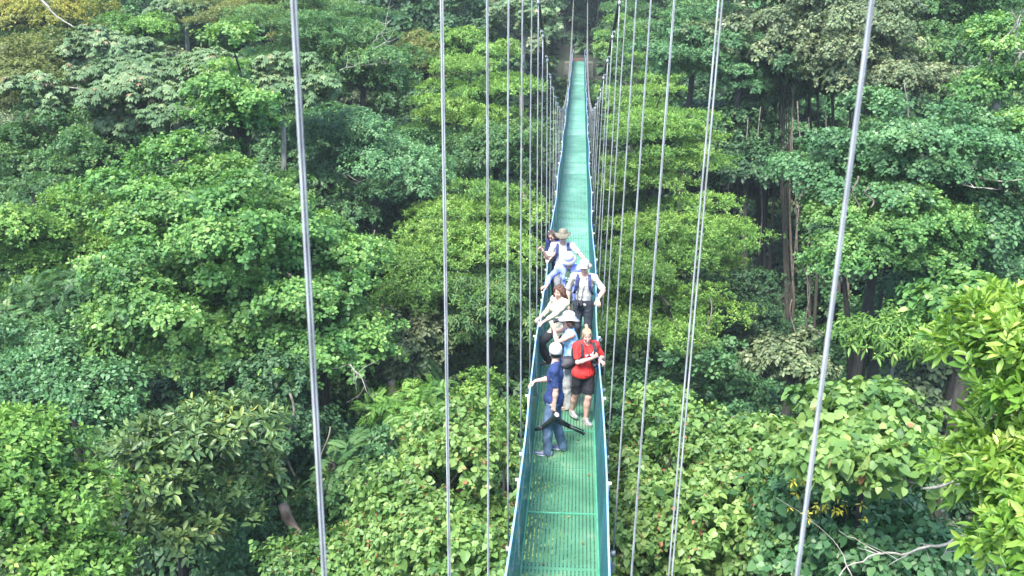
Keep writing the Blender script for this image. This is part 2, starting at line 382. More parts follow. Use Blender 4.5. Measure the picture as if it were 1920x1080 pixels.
def crown_points(g, R, K, view=None, nd=None):
    """bough lumps over an uneven crown envelope, then twig tips over the lumps"""
    rx, ry, rz = R; br = K['br']; fl = K['flat']
    S = 4*math.pi*((rx*ry)**1.6/3+(rx*rz)**1.6/3+(ry*rz)**1.6/3)**(1/1.6)
    nb = max(7, int(S/(math.pi*br*br*max(.45, fl**.5))*K.get('cov', 1.3)))
    D = rdir(g, nb*3); D = D[D[:, 2] > K.get('low', -.55)][:nb]
    h = g.uniform(0, 6.28, 6)
    lump = 1+.2*np.sin(3*D[:, 0]+h[0])*np.sin(3.3*D[:, 1]+h[1])+.17*np.sin(4.6*D[:, 2]+2*D[:, 0]+h[2])+.07*np.sin(8*D[:, 0]+7*D[:, 2]+h[3])
    rr = np.where(g.random(len(D)) < .72, g.uniform(.76, 1.06, len(D)), g.uniform(.3, .76, len(D)))*lump
    if K.get('dome'): D[:, 2] = np.where(D[:, 2] < 0, D[:, 2]*.5, D[:, 2])
    B = D*rr[:, None]*np.array([rx, ry, rz])
    if view is not None:
        keep = (D@view > -.25) | (g.random(len(D)) < .18); B = B[keep]; D = D[keep]
    bs = br*g.uniform(.65, 1.35, len(B)); bv = g.uniform(0, 1, len(B))
    if K.get('tier'): B[:, 2] = np.round(B[:, 2]/K['tier']+g.normal(0, .16, len(B)))*K['tier']
    C = []; A = []; Vr = []
    for i in range(len(B)):
        n = max(5, int(2*math.pi*bs[i]**2*(.45+.55*fl)/K['sp']**2))
        d = rdir(g, n); d[:, 2] = np.where(d[:, 2] < -.25, -d[:, 2], d[:, 2])
        q = d*g.uniform(.72, 1.06, (n, 1)); edge = 1+.3*np.sin(np.arctan2(d[:, 1], d[:, 0])*5+bv[i]*9)
        p = B[i]+q*bs[i]*np.array([1, 1, fl])*np.stack([edge, edge, np.ones(n)], 1)
        if K.get('sag'): p[:, 2] -= K['sag']*bs[i]*(d[:, 0]**2+d[:, 1]**2)
        C.append(p); A.append(unit(d*np.array([1, 1, .6])*.75+np.array([0, 0, K.get('upw', .75)])+unit(B[i:i+1])*.25+g.normal(0, .22, (n, 3))))
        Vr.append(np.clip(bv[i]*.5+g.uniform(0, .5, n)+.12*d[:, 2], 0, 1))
    return np.concatenate(C), np.concatenate(A), np.concatenate(Vr), B, bs
def clear_path(P):
    return (np.abs(P[:, 0]-DX) < 1.0) & (P[:, 1] < 88) & (P[:, 2] > -.9)
def crown_mesh(name, seed, R, K, mat, view=None, world=None):
    g = np.random.default_rng(seed); C, A, Vr, B, bs = crown_points(g, R, K, view)
    if world is not None: ok = ~clear_path(C+world); C, A, Vr = C[ok], A[ok], Vr[ok]; B = B[~clear_path(B+world)]
    parts = rosettes(g, C, A, Vr, K)
    # sparse older leaves inside, so the crown is not hollow
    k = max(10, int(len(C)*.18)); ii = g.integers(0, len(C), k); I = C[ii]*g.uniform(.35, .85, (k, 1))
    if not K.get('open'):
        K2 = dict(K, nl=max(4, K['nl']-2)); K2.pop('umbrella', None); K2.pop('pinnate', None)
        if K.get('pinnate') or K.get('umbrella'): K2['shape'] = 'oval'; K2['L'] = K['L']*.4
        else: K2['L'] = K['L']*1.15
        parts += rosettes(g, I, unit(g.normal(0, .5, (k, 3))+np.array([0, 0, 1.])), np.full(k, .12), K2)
    return leaves_mesh(name, parts, mat), B
def limb(mb, g, a, b, r0, r1, bend=.15, n=6, sides=5):
    a = np.array(a, float); b = np.array(b, float); L = np.linalg.norm(b-a); o = g.normal(0, bend*L*.5, 3); o[2] = abs(o[2])*.4-.05*L
    P = []
    for i in range(n+1):
        t = i/n; P.append(a*(1-t)+b*t+o*math.sin(math.pi*t)*(1-.3*t)+g.normal(0, .012*L, 3)*(0 < i < n))
    mb.tube(P, list(np.linspace(r0, r1, n+1)), sides, cap=False)
    return P
def trunk_mesh(g, B, base, r, mat, R, nlimb=26, thin=.25):
    """B: bough centres relative to crown centre; base: trunk foot relative to crown centre"""
    mb = MB(); fork = np.array([0, 0, -R[2]*.35]); H = fork[2]-base[2]
    P = [np.array(base)+(fork-np.array(base))*t+np.array([math.sin(t*3+r*9)*.04*H*t*(1-t)*2, math.cos(t*2.4)*.03*H*t*(1-t)*2, 0]) for t in np.linspace(0, 1, 9)]
    mb.tube(P, [r*1.5, r*1.15]+list(np.linspace(r, r*.6, 7)), 9)
    idx = g.permutation(len(B))[:nlimb]
    mains = []
    for j in range(4):
        e = np.array([R[0]*.45*math.cos(j*1.57+g.uniform(-.5, .5)), R[1]*.45*math.sin(j*1.57+g.uniform(-.4, .4)), g.uniform(-.1, .45)*R[2]])
        mains.append(limb(mb, g, fork, e, r*.6, r*.3, .12))
    mains.append(limb(mb, g, fork, (0, 0, R[2]*.6), r*.6, r*.22, .08))
    for i in idx:
        m = min((q for M_ in mains for q in M_[2:]), key=lambda q: np.linalg.norm(q-B[i])+max(0, q[2]-B[i][2])*1.5)
        limb(mb, g, m, B[i]*.97, r*thin, r*.05, .16, 5, 4)
    return mb.mesh('trunk', mat)

K_ROS = dict(nl=8, el=.25, L=.18, br=.7, flat=.5, sp=.215, shape='obov', cov=1.15, droop=.1)
K_LAY = dict(nl=8, el=.5, L=.2, br=1.05, flat=.16, sp=.2, shape='fine', cov=.8, droop=.05, upw=1.3, sag=.1)
K_DEN = dict(nl=7, el=.2, L=.21, br=1.1, flat=.4, sp=.235, shape='finew', cov=1.4, droop=.25, sag=.25)
K_FINE = dict(nl=7, el=.4, L=.13, br=.7, flat=.6, sp=.15, shape='finew', cov=1.3, droop=.1)
K_CEC = dict(nl=7, el=.15, L=.27, br=.8, flat=.35, sp=.62, shape='finew', cov=1.7, umbrella=1, open=1)
K_MAG = dict(nl=9, el=.45, L=.27, br=.55, flat=.6, sp=.27, shape='lance', cov=1.5, droop=.12, fold=.2)
K_BRI = dict(nl=8, el=.35, L=.14, br=.62, flat=.55, sp=.16, shape='finew', cov=1.6, droop=.1)
K_HEART = dict(nl=5, el=.0, L=.115, br=.6, flat=.65, sp=.155, shape='heart', cov=1.25, red=.05, tilt=.35, droop=.35, fold=.04, vary=1, low=-.2)
K_BIGH = dict(nl=5, el=-.1, L=.17, br=.5, flat=.6, sp=.23, shape='heart', cov=1.4, red=.02, tilt=.3, droop=.35, fold=.05, vary=1)
K_EDGE = dict(nl=9, el=.5, L=.2, br=.45, flat=.7, sp=.2, shape='lance', cov=1.5, droop=.12, fold=.25)
K_PIN = dict(nl=6, el=.3, L=.7, br=.7, flat=.5, sp=.5, shape='fine', cov=1.2, pinnate=9, pl=.3, droop=.35)
K_MIX = dict(nl=7, el=.15, L=.26, br=.95, flat=.6, sp=.31, shape='oval', cov=1.4, droop=.3)
K_WISP = dict(nl=7, el=-.1, L=.2, br=.6, flat=.5, sp=.22, shape='lance', cov=1.1, droop=.45)

LM = {
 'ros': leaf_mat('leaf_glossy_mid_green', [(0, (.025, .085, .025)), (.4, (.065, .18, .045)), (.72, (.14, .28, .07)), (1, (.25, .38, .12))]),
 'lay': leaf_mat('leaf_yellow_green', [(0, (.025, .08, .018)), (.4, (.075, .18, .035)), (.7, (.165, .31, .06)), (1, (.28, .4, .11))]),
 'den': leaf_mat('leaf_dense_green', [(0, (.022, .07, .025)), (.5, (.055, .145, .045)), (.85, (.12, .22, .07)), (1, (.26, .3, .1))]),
 'oliv': leaf_mat('leaf_olive', [(0, (.035, .07, .02)), (.5, (.1, .14, .035)), (.85, (.2, .22, .06)), (1, (.34, .3, .12))]),
 'yel': leaf_mat('leaf_yellowing', [(0, (.05, .08, .015)), (.5, (.15, .19, .03)), (.85, (.28, .26, .04)), (1, (.4, .28, .08))]),
 'cec': leaf_mat('leaf_pale_silver', [(0, (.05, .11, .05)), (.5, (.1, .18, .085)), (.88, (.17, .25, .13)), (1, (.24, .19, .12))], .25, .6, spec=.15),
 'mag': leaf_mat('leaf_leathery_olive', [(0, (.03, .07, .022)), (.4, (.07, .14, .045)), (.75, (.13, .21, .06)), (1, (.26, .25, .06))], .2, .38),
 'bri': leaf_mat('leaf_bright_lime', [(0, (.03, .1, .02)), (.5, (.08, .19, .035)), (.85, (.16, .3, .06)), (1, (.3, .39, .11))], .35),
 'hea': leaf_mat('leaf_heart', [(0, (.035, .1, .03)), (.4, (.095, .2, .05)), (.8, (.18, .3, .085)), (.95, (.24, .32, .11)), (1, (.26, .13, .07))], .35, .45),
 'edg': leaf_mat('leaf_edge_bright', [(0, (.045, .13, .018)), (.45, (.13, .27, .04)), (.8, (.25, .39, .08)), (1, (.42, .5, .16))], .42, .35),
 'pin': leaf_mat('leaf_feathery', [(0, (.03, .1, .025)), (.5, (.08, .2, .04)), (.85, (.15, .3, .06)), (1, (.25, .36, .1))]),
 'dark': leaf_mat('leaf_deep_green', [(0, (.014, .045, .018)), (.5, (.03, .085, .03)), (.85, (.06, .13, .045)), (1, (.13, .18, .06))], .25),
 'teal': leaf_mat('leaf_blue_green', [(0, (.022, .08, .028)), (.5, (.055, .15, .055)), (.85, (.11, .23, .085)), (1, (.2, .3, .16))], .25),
 'gry': leaf_mat('leaf_grey_olive', [(0, (.035, .065, .03)), (.5, (.08, .13, .055)), (.85, (.16, .2, .1)), (1, (.28, .3, .16))], .2),
 'yfl': leaf_mat('leaf_yellow', [(0, (.24, .27, .03)), (1, (.48, .45, .06))]),
}
_seed = [100]
PROTO = {}
def tree(name, label, cat, u, v, w, h, d, K, mat, depth=None, group=None, rt=None, bark=None, lean=(0, 0), sc=1.0, crown='crown', nlimb=26, thin=.25, extra=None):
    """a tree whose crown stands at (u, v) seen from the lookout, d metres off, w x h across; leaves sc times the kind's size"""
    _seed[0] += 1; g = np.random.default_rng(_seed[0])
    c = at(u, v, d); rx = w/2*d/FPX; rz = h/2*d/FPX/math.cos(rad(10)); ry = depth/2 if depth else (rx+rz)/2*1.05
    R = (rx*.9, ry*.9, rz*.9)
    Kk = dict(K); f = sc*(.7 if d > 31 else .78 if d > 23 else .88)
    Kk['L'] *= f; Kk['sp'] *= f; Kk['br'] = min(Kk['br'], .45*max(rx, rz))
    view = unit(CAM-c); view = unit(view+np.array([0, 0, .35]))
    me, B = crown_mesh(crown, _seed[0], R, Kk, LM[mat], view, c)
    bx, by = c[0]+lean[0], c[1]+lean[1]; gz = float(ground_z(bx, by))
    gz = min(gz, c[2]-rz*.8)
    root = empty(name, (bx, by, gz)); tag(root, label, cat, group)
    off = Vector((c[0]-bx, c[1]-by, c[2]-gz))
    link(crown, me, root, off)
    H = c[2]-gz; r = rt or min(.2, max(.05, .01*H+.015*rx))
    tm = trunk_mesh(g, B, (-off.x, -off.y, -off.z-.3), r, bark or BARK, R, nlimb, thin)
    link('trunk' if cat != 'shrub' else 'stem', tm, root, off)
    if extra: extra(root, c, off, g, R, B)
    return root
# ---------------------------------------------------------------- people: each body is one surface grown round a posed skeleton
class SDF:
    def __init__(s): s.p = []; s.cuts = []
    def cone(s, a, b, r1, r2, k=.02, flat=False, op=1): s.p.append(('c', np.array(a, float), np.array(b, float), r1, r2, k, flat, op)); return s
    def ell(s, c, r, R=None, k=.02, op=1): s.p.append(('e', np.array(c, float), np.array(r, float), np.eye(3) if R is None else np.array(R, float), k, op)); return s
    def cut(s, p, n): s.cuts.append((np.array(p, float), unit(np.array(n, float)))); return s
    def mesh(s, name, mat, h=.007, wr=0, wf=28., col=None, parent=None, seed=0, flat=True):
        lo = np.full(3, 1e9); hi = -lo
        for q in s.p:
            if q[-1] < 0: continue
            if q[0] == 'c':
                m = max(q[3], q[4]); lo = np.minimum(lo, np.minimum(q[1], q[2])-m); hi = np.maximum(hi, np.maximum(q[1], q[2])+m)
            else: m = q[2].max(); lo = np.minimum(lo, q[1]-m); hi = np.maximum(hi, q[1]+m)
        lo -= 4*h; hi += 4*h; n = np.ceil((hi-lo)/h).astype(int)+1
        D = np.full(n, .2, np.float32); ax = [(lo[i]+h*np.arange(n[i])).astype(np.float32) for i in range(3)]
        for q in s.p:
            k = q[5] if q[0] == 'c' else q[4]; mg = k+3*h
            if q[0] == 'c': m = max(q[3], q[4]); l_ = np.minimum(q[1], q[2])-m-mg; h_ = np.maximum(q[1], q[2])+m+mg
            else: m = q[2].max(); l_ = q[1]-m-mg; h_ = q[1]+m+mg
            i0 = np.maximum(0, ((l_-lo)/h).astype(int)); i1 = np.minimum(n, ((h_-lo)/h).astype(int)+2)
            if (i1 <= i0).any(): continue
            P = np.stack(np.meshgrid(*[ax[i][i0[i]:i1[i]] for i in range(3)], indexing='ij'), -1)
            if q[0] == 'c':
                a, b = q[1], q[2]; ba = b-a; L2 = max(ba@ba, 1e-9); t = ((P-a)@ba)/L2; tc = np.clip(t, 0, 1)
                d = np.linalg.norm(P-a-tc[..., None]*ba, axis=-1)-(q[3]+(q[4]-q[3])*tc)
                if q[6]: d = np.maximum(d, (t-1)*math.sqrt(L2))
            else:
                W = (P-q[1])@q[3].T; k0 = np.linalg.norm(W/q[2], axis=-1); k1 = np.linalg.norm(W/q[2]**2, axis=-1); d = k0*(k0-1)/np.maximum(k1, 1e-6)
            sl = tuple(slice(i0[i], i1[i]) for i in range(3)); E = D[sl]
            if q[-1] > 0: hh = np.maximum(k-np.abs(E-d), 0)/k; D[sl] = np.minimum(E, d)-hh*hh*k*.25
            else: hh = np.maximum(k-np.abs(E+d), 0)/k; D[sl] = np.maximum(E, -d)+hh*hh*k*.25
        if wr or s.cuts:
            X_, Y_, Z_ = np.meshgrid(*ax, indexing='ij')
            if wr:
                f = wf; D = D+wr*(np.sin(f*X_+1.7*np.sin(f*.6*Z_+seed)+seed)*np.sin(f*.8*Z_+1.3*np.sin(f*.5*Y_)+seed*2)+.5*np.sin(f*1.9*Y_+f*1.2*Z_+2*np.sin(f*.7*X_)))
            for p, nn in s.cuts: D = np.maximum(D, (X_-p[0])*nn[0]+(Y_-p[1])*nn[1]+(Z_-p[2])*nn[2])
        S = D < 0; c = np.zeros(np.array(S.shape)-1, np.int8)
        for i in (0, 1):
            for j in (0, 1):
                for k in (0, 1): c += S[i:S.shape[0]-1+i, j:S.shape[1]-1+j, k:S.shape[2]-1+k]
        act = np.argwhere((c > 0) & (c < 8)); cid = np.full(c.shape, -1, np.int32); cid[tuple(act.T)] = np.arange(len(act))
        acc = np.zeros((len(act), 3)); cnt = np.zeros(len(act)); co_ = [(i, j, k) for i in (0, 1) for j in (0, 1) for k in (0, 1)]
        for A in co_:
            for x in range(3):
                if A[x]: continue
                B = list(A); B[x] = 1; B = tuple(B); da = D[tuple((act+A).T)]; db = D[tuple((act+B).T)]; m = (da < 0) != (db < 0)
                t = da/np.where(m, da-db, 1); p = np.array(A)+np.zeros((len(act), 3)); p[:, x] += t; acc[m] += p[m]; cnt[m] += 1
        V = lo+(act+acc/cnt[:, None])*h; Q = []
        for x in range(3):
            y, z = (x+1) % 3, (x+2) % 3; sh = list(S.shape); sh[x] -= 1
            a = np.take(S, range(0, S.shape[x]-1), x); b = np.take(S, range(1, S.shape[x]), x); e = np.argwhere(a != b)
            e = e[(e[:, y] > 0) & (e[:, z] > 0) & (e[:, y] < c.shape[y]) & (e[:, z] < c.shape[z])]
            def cc(dy, dz): q = e.copy(); q[:, y] += dy; q[:, z] += dz; return cid[tuple(q.T)]
            q = np.stack([cc(-1, -1), cc(0, -1), cc(0, 0), cc(-1, 0)], 1); fl = ~a[tuple(e.T)]; q[fl] = q[fl][:, ::-1]; Q.append(q)
        Q = np.concatenate(Q); Q = Q[(Q >= 0).all(1)]
        at_ = {'Col': col(V)} if col else None
        return link(name, mesh_np(name, V, Q, attrs=at_, mats=[mat], smooth=True), parent)
def atY(u, v, y):
    d = CF+(u-960)/FPX*CR-(v-540)/FPX*CU; return CAM+d*(y/d[1])
def on_deck(u, v):
    d = CF+(u-960)/FPX*CR-(v-540)/FPX*CU; t = 10
    for i in range(40): t = (deck_z((CAM+d*t)[1])-CAMZ)/d[2]
    return CAM+d*t
def ik(a, b, l1, l2, hint):
    d = b-a; L = np.linalg.norm(d); n = d/L; L = min(L, (l1+l2)*.995); b = a+n*L
    x = (l1*l1-l2*l2+L*L)/(2*L); hgt = math.sqrt(max(l1*l1-x*x, 0)); hp = np.array(hint, float); hp = hp-n*(hp@n); hp = hp/max(np.linalg.norm(hp), 1e-6)
    return a+n*x+hp*hgt, b
def rotv(v, ax, ang): 
    ax = ax/np.linalg.norm(ax); return v*math.cos(ang)+np.cross(ax, v)*math.sin(ang)+ax*(ax@v)*(1-math.cos(ang))
def hand(S, wrist, d, pn, curl, side, s=1.0, spread=.12):
    """palm, four unequal bent fingers and a side thumb"""
    d = unit(d); pn = unit(pn-d*(pn@d)); lat = np.cross(d, pn)*side
    kn = wrist+d*.085*s
    for o in (-.024, -.008, .008, .024): S.cone(wrist+lat*o*.6*s, kn+lat*o*s, .0135*s, .012*s, .012)
    for i, (o, L) in enumerate(((-.03, .062), (-.010, .078), (.010, .084), (.03, .074))):
        a = kn+lat*o*s*.95; dd = unit(d+lat*o*spread*30); c0 = curl*(1+.12*i)
        for sg, f in enumerate((.42, .33, .25)):
            dd = rotv(dd, np.cross(dd, pn), c0*(.6 if sg == 0 else .75)); b = a+dd*L*f*s; S.cone(a, b, (.0098-.001*sg)*s, (.0092-.001*sg)*s, .006); a = b
    a = wrist+d*.025*s+lat*.026*s; dd = unit(d*.6+lat*.8+pn*.35)
    for L, r in ((.04, .0125), (.03, .0105), (.024, .0095)):
        b = a+dd*L*s; S.cone(a, b, r*s, r*.93*s, .008); a = b; dd = unit(dd+d*.35+pn*curl*.4-lat*.15)
SKIN = attr_mat('skin', .5); CLOTH = attr_mat('cloth', .85, .045, 8.0); HAIRM = attr_mat('hair', .6, .03, 30.0); SHOEM = attr_mat('shoe_leather', .55)
LEATHER = noise_mat('black_rubber', (.008, .008, .01), (.02, .02, .024), 30, .5, .1)
GLASS = noise_mat('lens_glass', (.03, .03, .05), (.08, .08, .12), 4, .1, 0)
def flatcol(c, f=None):
    def g(V):
        C = np.tile(np.array(c, float), (len(V), 1)); 
        if f is not None: C = f(V, C)
        return C
    return g
def person(label, foot, H, fwd, lean=(0, 0), hipoff=(0, 0, 0), head=(0, 0, 0), arms=None, legs=None, skin=(.5, .28, .2), build=1.0, female=False,
           shirt=(.8, .8, .8), sleeve=.7, hem=-.06, shirtf=None, collar=False, pants=(.02, .02, .025), shorts=False, pantf=None, loose=1.0,
           hair=(.06, .035, .02), hairlen=0, hat=None, shoe=((.3, .3, .31), (.5, .5, .47)), seed=0, overshirt=None, shades=False, tank=False):
    foot = np.array(foot, float); f = unit(np.array([fwd[0], fwd[1], 0.])); r = np.array([f[1], -f[0], 0]); zz = np.array([0, 0, 1.])
    root = empty('person', foot); tag(root, label, 'person', 'hikers on the footbridge')
    T = lambda p: np.array(p, float)-foot
    s = H/1.75; hip = np.array([0, 0, .925*s])+r*hipoff[0]+f*hipoff[1]+zz*hipoff[2]
    up = unit(zz+f*lean[0]+r*lean[1]); tf = unit(f-up*(f@up)); tr = np.cross(tf, up); RT = np.stack([tr, tf, up])
    bs = build; sh = hip+up*.495*s; shw = (.165 if female else .185)*s*(.6+.4*bs); SR = sh+tr*shw; SL = sh-tr*shw
    yaw, pit, til = head; hf = rotv(tf, up, yaw); hf = rotv(hf, np.cross(hf, up), pit); hu = unit(up+(hf*0)); hu = unit(hu-hf*(hu@hf)); hr = np.cross(hf, hu)
    hu = rotv(hu, hf, til); hr = np.cross(hf, hu); RH = np.stack([hr, hf, hu])
    nb = sh+up*.03*s; hc = nb+up*.17*s+hf*.035*s; hs = s*1.0
    B = SDF()
    # torso
    hipw = (.165 if female else .15)*bs
    def torso(S, e, lo=True, kk=.05, he=0):
        S.ell(hip+up*.36*s, (.155*bs*s+e, .108*bs*s+e, .155*s+e), RT, kk)
        S.ell(hip+up*.17*s, (.135*bs*s+e, .1*bs*s+e, .14*s+e), RT, kk)
        if lo: S.ell(hip-up*.0*s, (hipw*s+e+he, .115*bs*s+e+he, .125*s+e+he), RT, kk)
        S.cone(SR, SL, .05*s+e, .05*s+e, kk)
        for q in (SR, SL): S.cone(nb+up*.02*s, q+up*.01, .045*s+e*.7, .042*s+e*.7, kk)
        if female:
            for q in (-1, 1): S.ell(hip+up*.36*s+tr*q*.068*s+tf*.085*bs*s, (.06*s+e, .055*s+e, .062*s+e), RT, .04)
    torso(B, -.008)
    B.cone(nb-up*.02, hc-hf*.03*s-hu*.04*s, .055*s, .052*s, .03)
    # head
    B.ell(hc+hu*.028*hs-hf*.012*hs, (.074*hs, .094*hs, .093*hs), RH, .02)
    B.ell(hc-hu*.045*hs+hf*.022*hs, (.056*hs, .062*hs, .062*hs), RH, .03)
    B.ell(hc-hu*.095*hs+hf*.058*hs, (.022*hs, .02*hs, .018*hs), RH, .025)
    B.cone(hc+hu*.012*hs+hf*.082*hs, hc-hu*.03*hs+hf*.105*hs, .008*hs, .014*hs, .012)
    for q in (-1, 1):
        B.ell(hc+hr*q*.078*hs-hu*.005*hs-hf*.005*hs, (.012*hs, .02*hs, .032*hs), RH, .008)
        B.ell(hc+hr*q*.034*hs-hu*.022*hs+hf*.062*hs, (.026*hs, .022*hs, .022*hs), RH, .02)
        B.ell(hc+hr*q*.031*hs+hu*.012*hs+hf*.094*hs, (.016*hs, .010*hs, .009*hs), RH, .012, -1)
    B.ell(hc-hu*.058*hs+hf*.084*hs, (.024*hs, .012*hs, .009*hs), RH, .008)
    # arms
    A = {}
    ul, fl_ = .285*s, .25*s
    for sd, S0 in ((1, SR), (-1, SL)):
        a = arms[0 if sd > 0 else 1]; tgt = T(a['t'])
        if a.get('rel'): tgt = hip+tr*a['t'][0]+tf*a['t'][1]+up*a['t'][2]
        hd = a.get('hd'); hint = a.get('hint', (0, 0, -1)); hint = tr*hint[0]+tf*hint[1]+zz*hint[2]
        el, wr = ik(S0, tgt, ul, fl_, hint)
        hdv = unit(wr-el) if hd is None else unit(tr*hd[0]+tf*hd[1]+zz*hd[2]); pn = a.get('pn', (0, 0, -1)); pn = tr*pn[0]+tf*pn[1]+zz*pn[2]
        ab = (.9 if female else 1.0)*(.5+.5*bs)
        B.cone(S0, S0+(el-S0)*.5, .05*s*ab, .046*s*ab, .04); B.cone(S0+(el-S0)*.4, el, .046*s*ab, .037*s*ab, .03)
        B.cone(el, el+(wr-el)*.35, .037*s*ab, .04*s*ab, .02); B.cone(el+(wr-el)*.3, wr, .04*s*ab, .025*s*ab, .02)
        hand(B, wr, hdv, pn, a.get('curl', .5), a.get('side', sd), s*.98); A[sd] = (S0, el, wr, hdv)
    # legs
    G = {}
    for sd in (1, -1):
        lg = legs[0 if sd > 0 else 1]; an = T(lg['t'])+zz*.085*s if not lg.get('rel') else r*lg['t'][0]+f*lg['t'][1]+zz*(lg['t'][2]+.085*s)
        h0 = hip+tr*sd*.085*s*bs-up*.02; tl, sl_ = .417*s, .41*s; hint = lg.get('hint', (0, 1, 0)); hint = r*hint[0]+f*hint[1]+zz*hint[2]
        kn, an = ik(h0, an, tl, sl_, hint); toe = lg.get('toe', (0, 1)); td = unit(r*toe[0]+f*toe[1])
        B.cone(h0, kn, .083*s*bs, .053*s*bs, .04); B.cone(kn, kn+(an-kn)*.35-td*.012, .052*s*bs, .053*s*bs, .02); B.cone(kn+(an-kn)*.3-td*.01, an, .052*s*bs, .034*s, .02)
        B.cone(an, an+td*.1*s-zz*.045*s, .034*s, .026*s, .02); G[sd] = (h0, kn, an, td)
    skin = np.array(skin)
    def scol(V):
        C = np.tile(skin*.85, (len(V), 1)); L = (V-hc)@RH.T/hs; y = L[:, 1]
        def blob(c, rr, colr, m=1.0):
            q = np.linalg.norm((L-np.array(c))/np.array(rr), axis=1) < 1; C[q] = C[q]*(1-m)+np.array(colr)*m
        for q in (-1, 1):
            blob((q*.045, .075, -.025), (.024, .05, .02), skin*np.array([1.05, .75, .72]), .6)
            blob((q*.031, .092, .012), (.0155, .04, .0075), (.06, .04, .035)); blob((q*.031, .092, .031), (.02, .04, .0055), np.array(hair)*.8+.02, .8)
        blob((0, .095, -.058), (.027, .04, .0115), (.42, .13, .11)); blob((0, .1, -.056), (.017, .04, .005), (.8, .77, .72))
        return C
    B.mesh('body', SKIN, .0075, col=scol, parent=root)
    def sm(S, name, c, wr=.0035, h=.009, ff=None, mat=CLOTH, par=None, wf=26.): return S.mesh(name, mat, h, wr=wr, wf=wf, col=flatcol(c, ff), parent=par or root, seed=seed)
    # shirt
    S = SDF(); e = .012; torso(S, e, he=(.013 if female else .008) if hem < -.04 else -.004)
    for sd in (1, -1):
        S0, el, wr, _ = A[sd]
        if tank: continue
        if sleeve <= 1: S.cone(S0, S0+(el-S0)*sleeve, (.058+.004*bs)*s, .058*s*(.6+.4*bs), .03, True)
        else: S.cone(S0, el, .06*s, .052*s, .03); S.cone(el, el+(wr-el)*(sleeve-1), .05*s, .042*s, .02, True)
    if hem < -.1: S.cone(hip, hip+up*hem*s*1.0, .13*s, .14*s, .06)
    if tank:
        for q in (SR, SL): S.ell(q+(q-sh)*.35, (.07*s, .09*s, .1*s), RT, .015, -1)
    S.ell(nb+up*.035*s+tf*.03*s, (.062*s, .075*s, .05*s), RT, .012, -1); S.cut(hip+up*hem*s, -up)
    sf = None
    if shirtf: sf = lambda V, C: shirtf((V-hip)@RT.T/s, C)
    sm(S, 'shirt', shirt, ff=sf)
    if overshirt:
        S = SDF(); torso(S, .026)
        for sd in (1, -1): S0, el, wr, _ = A[sd]; S.cone(S0, el, .066*s, .056*s, .03); S.cone(el, el+(wr-el)*.85, .054*s, .045*s, .02, True)
        S.cone(hip+up*.05, hip-up*.12*s, .14*s, .155*s, .06)
        S.ell(hip+up*.12*s+tf*.16*s, (.075*s, .14*s, .6*s), RT, .015, -1); S.ell(nb+up*.05*s+tf*.03*s, (.06*s, .08*s, .06*s), RT, .012, -1); S.cut(hip-up*.13*s, -up)
        sm(S, 'overshirt', overshirt, .003)
        for q in (-1, 1): 
            P = SDF(); c0 = hip+up*.33*s+tr*q*.1*s+tf*.125*s; P.ell(c0, (.034*s, .014, .04*s), RT, .01); sm(P, 'chest_pocket', np.array(overshirt)*.85, 0, .006)
    if collar:
        for q in (-1, 1):
            P = SDF(); a0 = nb+up*.025*s; P.cone(a0+tr*q*.05*s-tf*.01, a0+tr*q*.045*s+tf*.075*s-up*.05*s, .014, .011, .01); sm(P, 'collar', np.array(shirt)*.95, 0, .006)
    # trousers
    P = SDF(); e = .014; P.ell(hip, (hipw*s+e*.7, .115*bs*s+e*.7, .125*s+e), RT, .04); P.ell(hip+up*.09*s, (.135*bs*s+e*.6, .1*bs*s+e*.6, .09*s), RT, .04)
    for sd in (1, -1):
        h0, kn, an, td = G[sd]
        if shorts: P.cone(h0, h0+(kn-h0)*.86, .093*s*bs, .085*s*bs, .045, True)
        else:
            P.cone(h0, kn, .094*s*bs, .068*s*bs*loose, .04); P.cone(kn, an+(kn-an)*-.13, .067*s*bs*loose, .058*s*loose, .03, True)
    P.cut(hip+up*(hem+.08 if hem < -.04 else .085)*s, up); sm(P, 'shorts' if shorts else 'trousers', pants, .0035, ff=pantf, wf=22.)
    # belt, shoes
    for sd in (1, -1):
        h0, kn, an, td = G[sd]; q = SDF(); gz = an[2]-.085*s; hl = np.array([an[0], an[1], gz+.035])-td*.035*s; to = hl+td*.2*s
        q.cone(hl, to, .038*s, .034*s, .03); q.cone(hl+zz*.03, an+td*.03, .036*s, .036*s, .03); q.ell(hl+td*.1*s-zz*.018, (.045*s, .13*s, .02), np.stack([np.cross(td, zz), td, zz]), .01); q.cut((0, 0, gz+.003), (0, 0, -1))
        def shf(V, C, gz=gz): C[V[:, 2] < gz+.028] = shoe[1]; t = np.sin(V[:, 2]*260) > .6; C[t & (V[:, 2] > gz+.05)] = np.array(shoe[1])*.8; return C
        sm(q, 'shoe', shoe[0], 0, .007, ff=shf, mat=SHOEM)
    # hair
    Hn = SDF(); Hn.ell(hc+hu*.035*hs-hf*.02*hs, (.084*hs, .1*hs, .098*hs), RH, .02)
    if hairlen > 0:
        for q in (-1, 1):
            g_ = np.random.default_rng(seed+5+q)
            for j in range(int(5*hairlen)+2):
                t = j/(5*hairlen+1); Hn.ell(hc+hr*q*(.082+.03*t)*hs+hu*(.03-.26*hairlen*t)*hs-hf*(.01+.02*t)*hs+g_.normal(0, .008, 3), (.034, .04, .045), RH, .02)
        for j in range(int(6*hairlen)+2): t = j/(6*hairlen+1); Hn.ell(hc-hf*.07*hs+hu*(.0-.28*hairlen*t)*hs, (.085, .04, .05), RH, .03)
    else: Hn.ell(hc-hf*.045*hs-hu*.03*hs, (.062*hs, .045*hs, .05*hs), RH, .03)
    Hn.ell(hc+hf*.085*hs-hu*.035*hs, (.064*hs, .07*hs, .098*hs), RH, .012, -1)
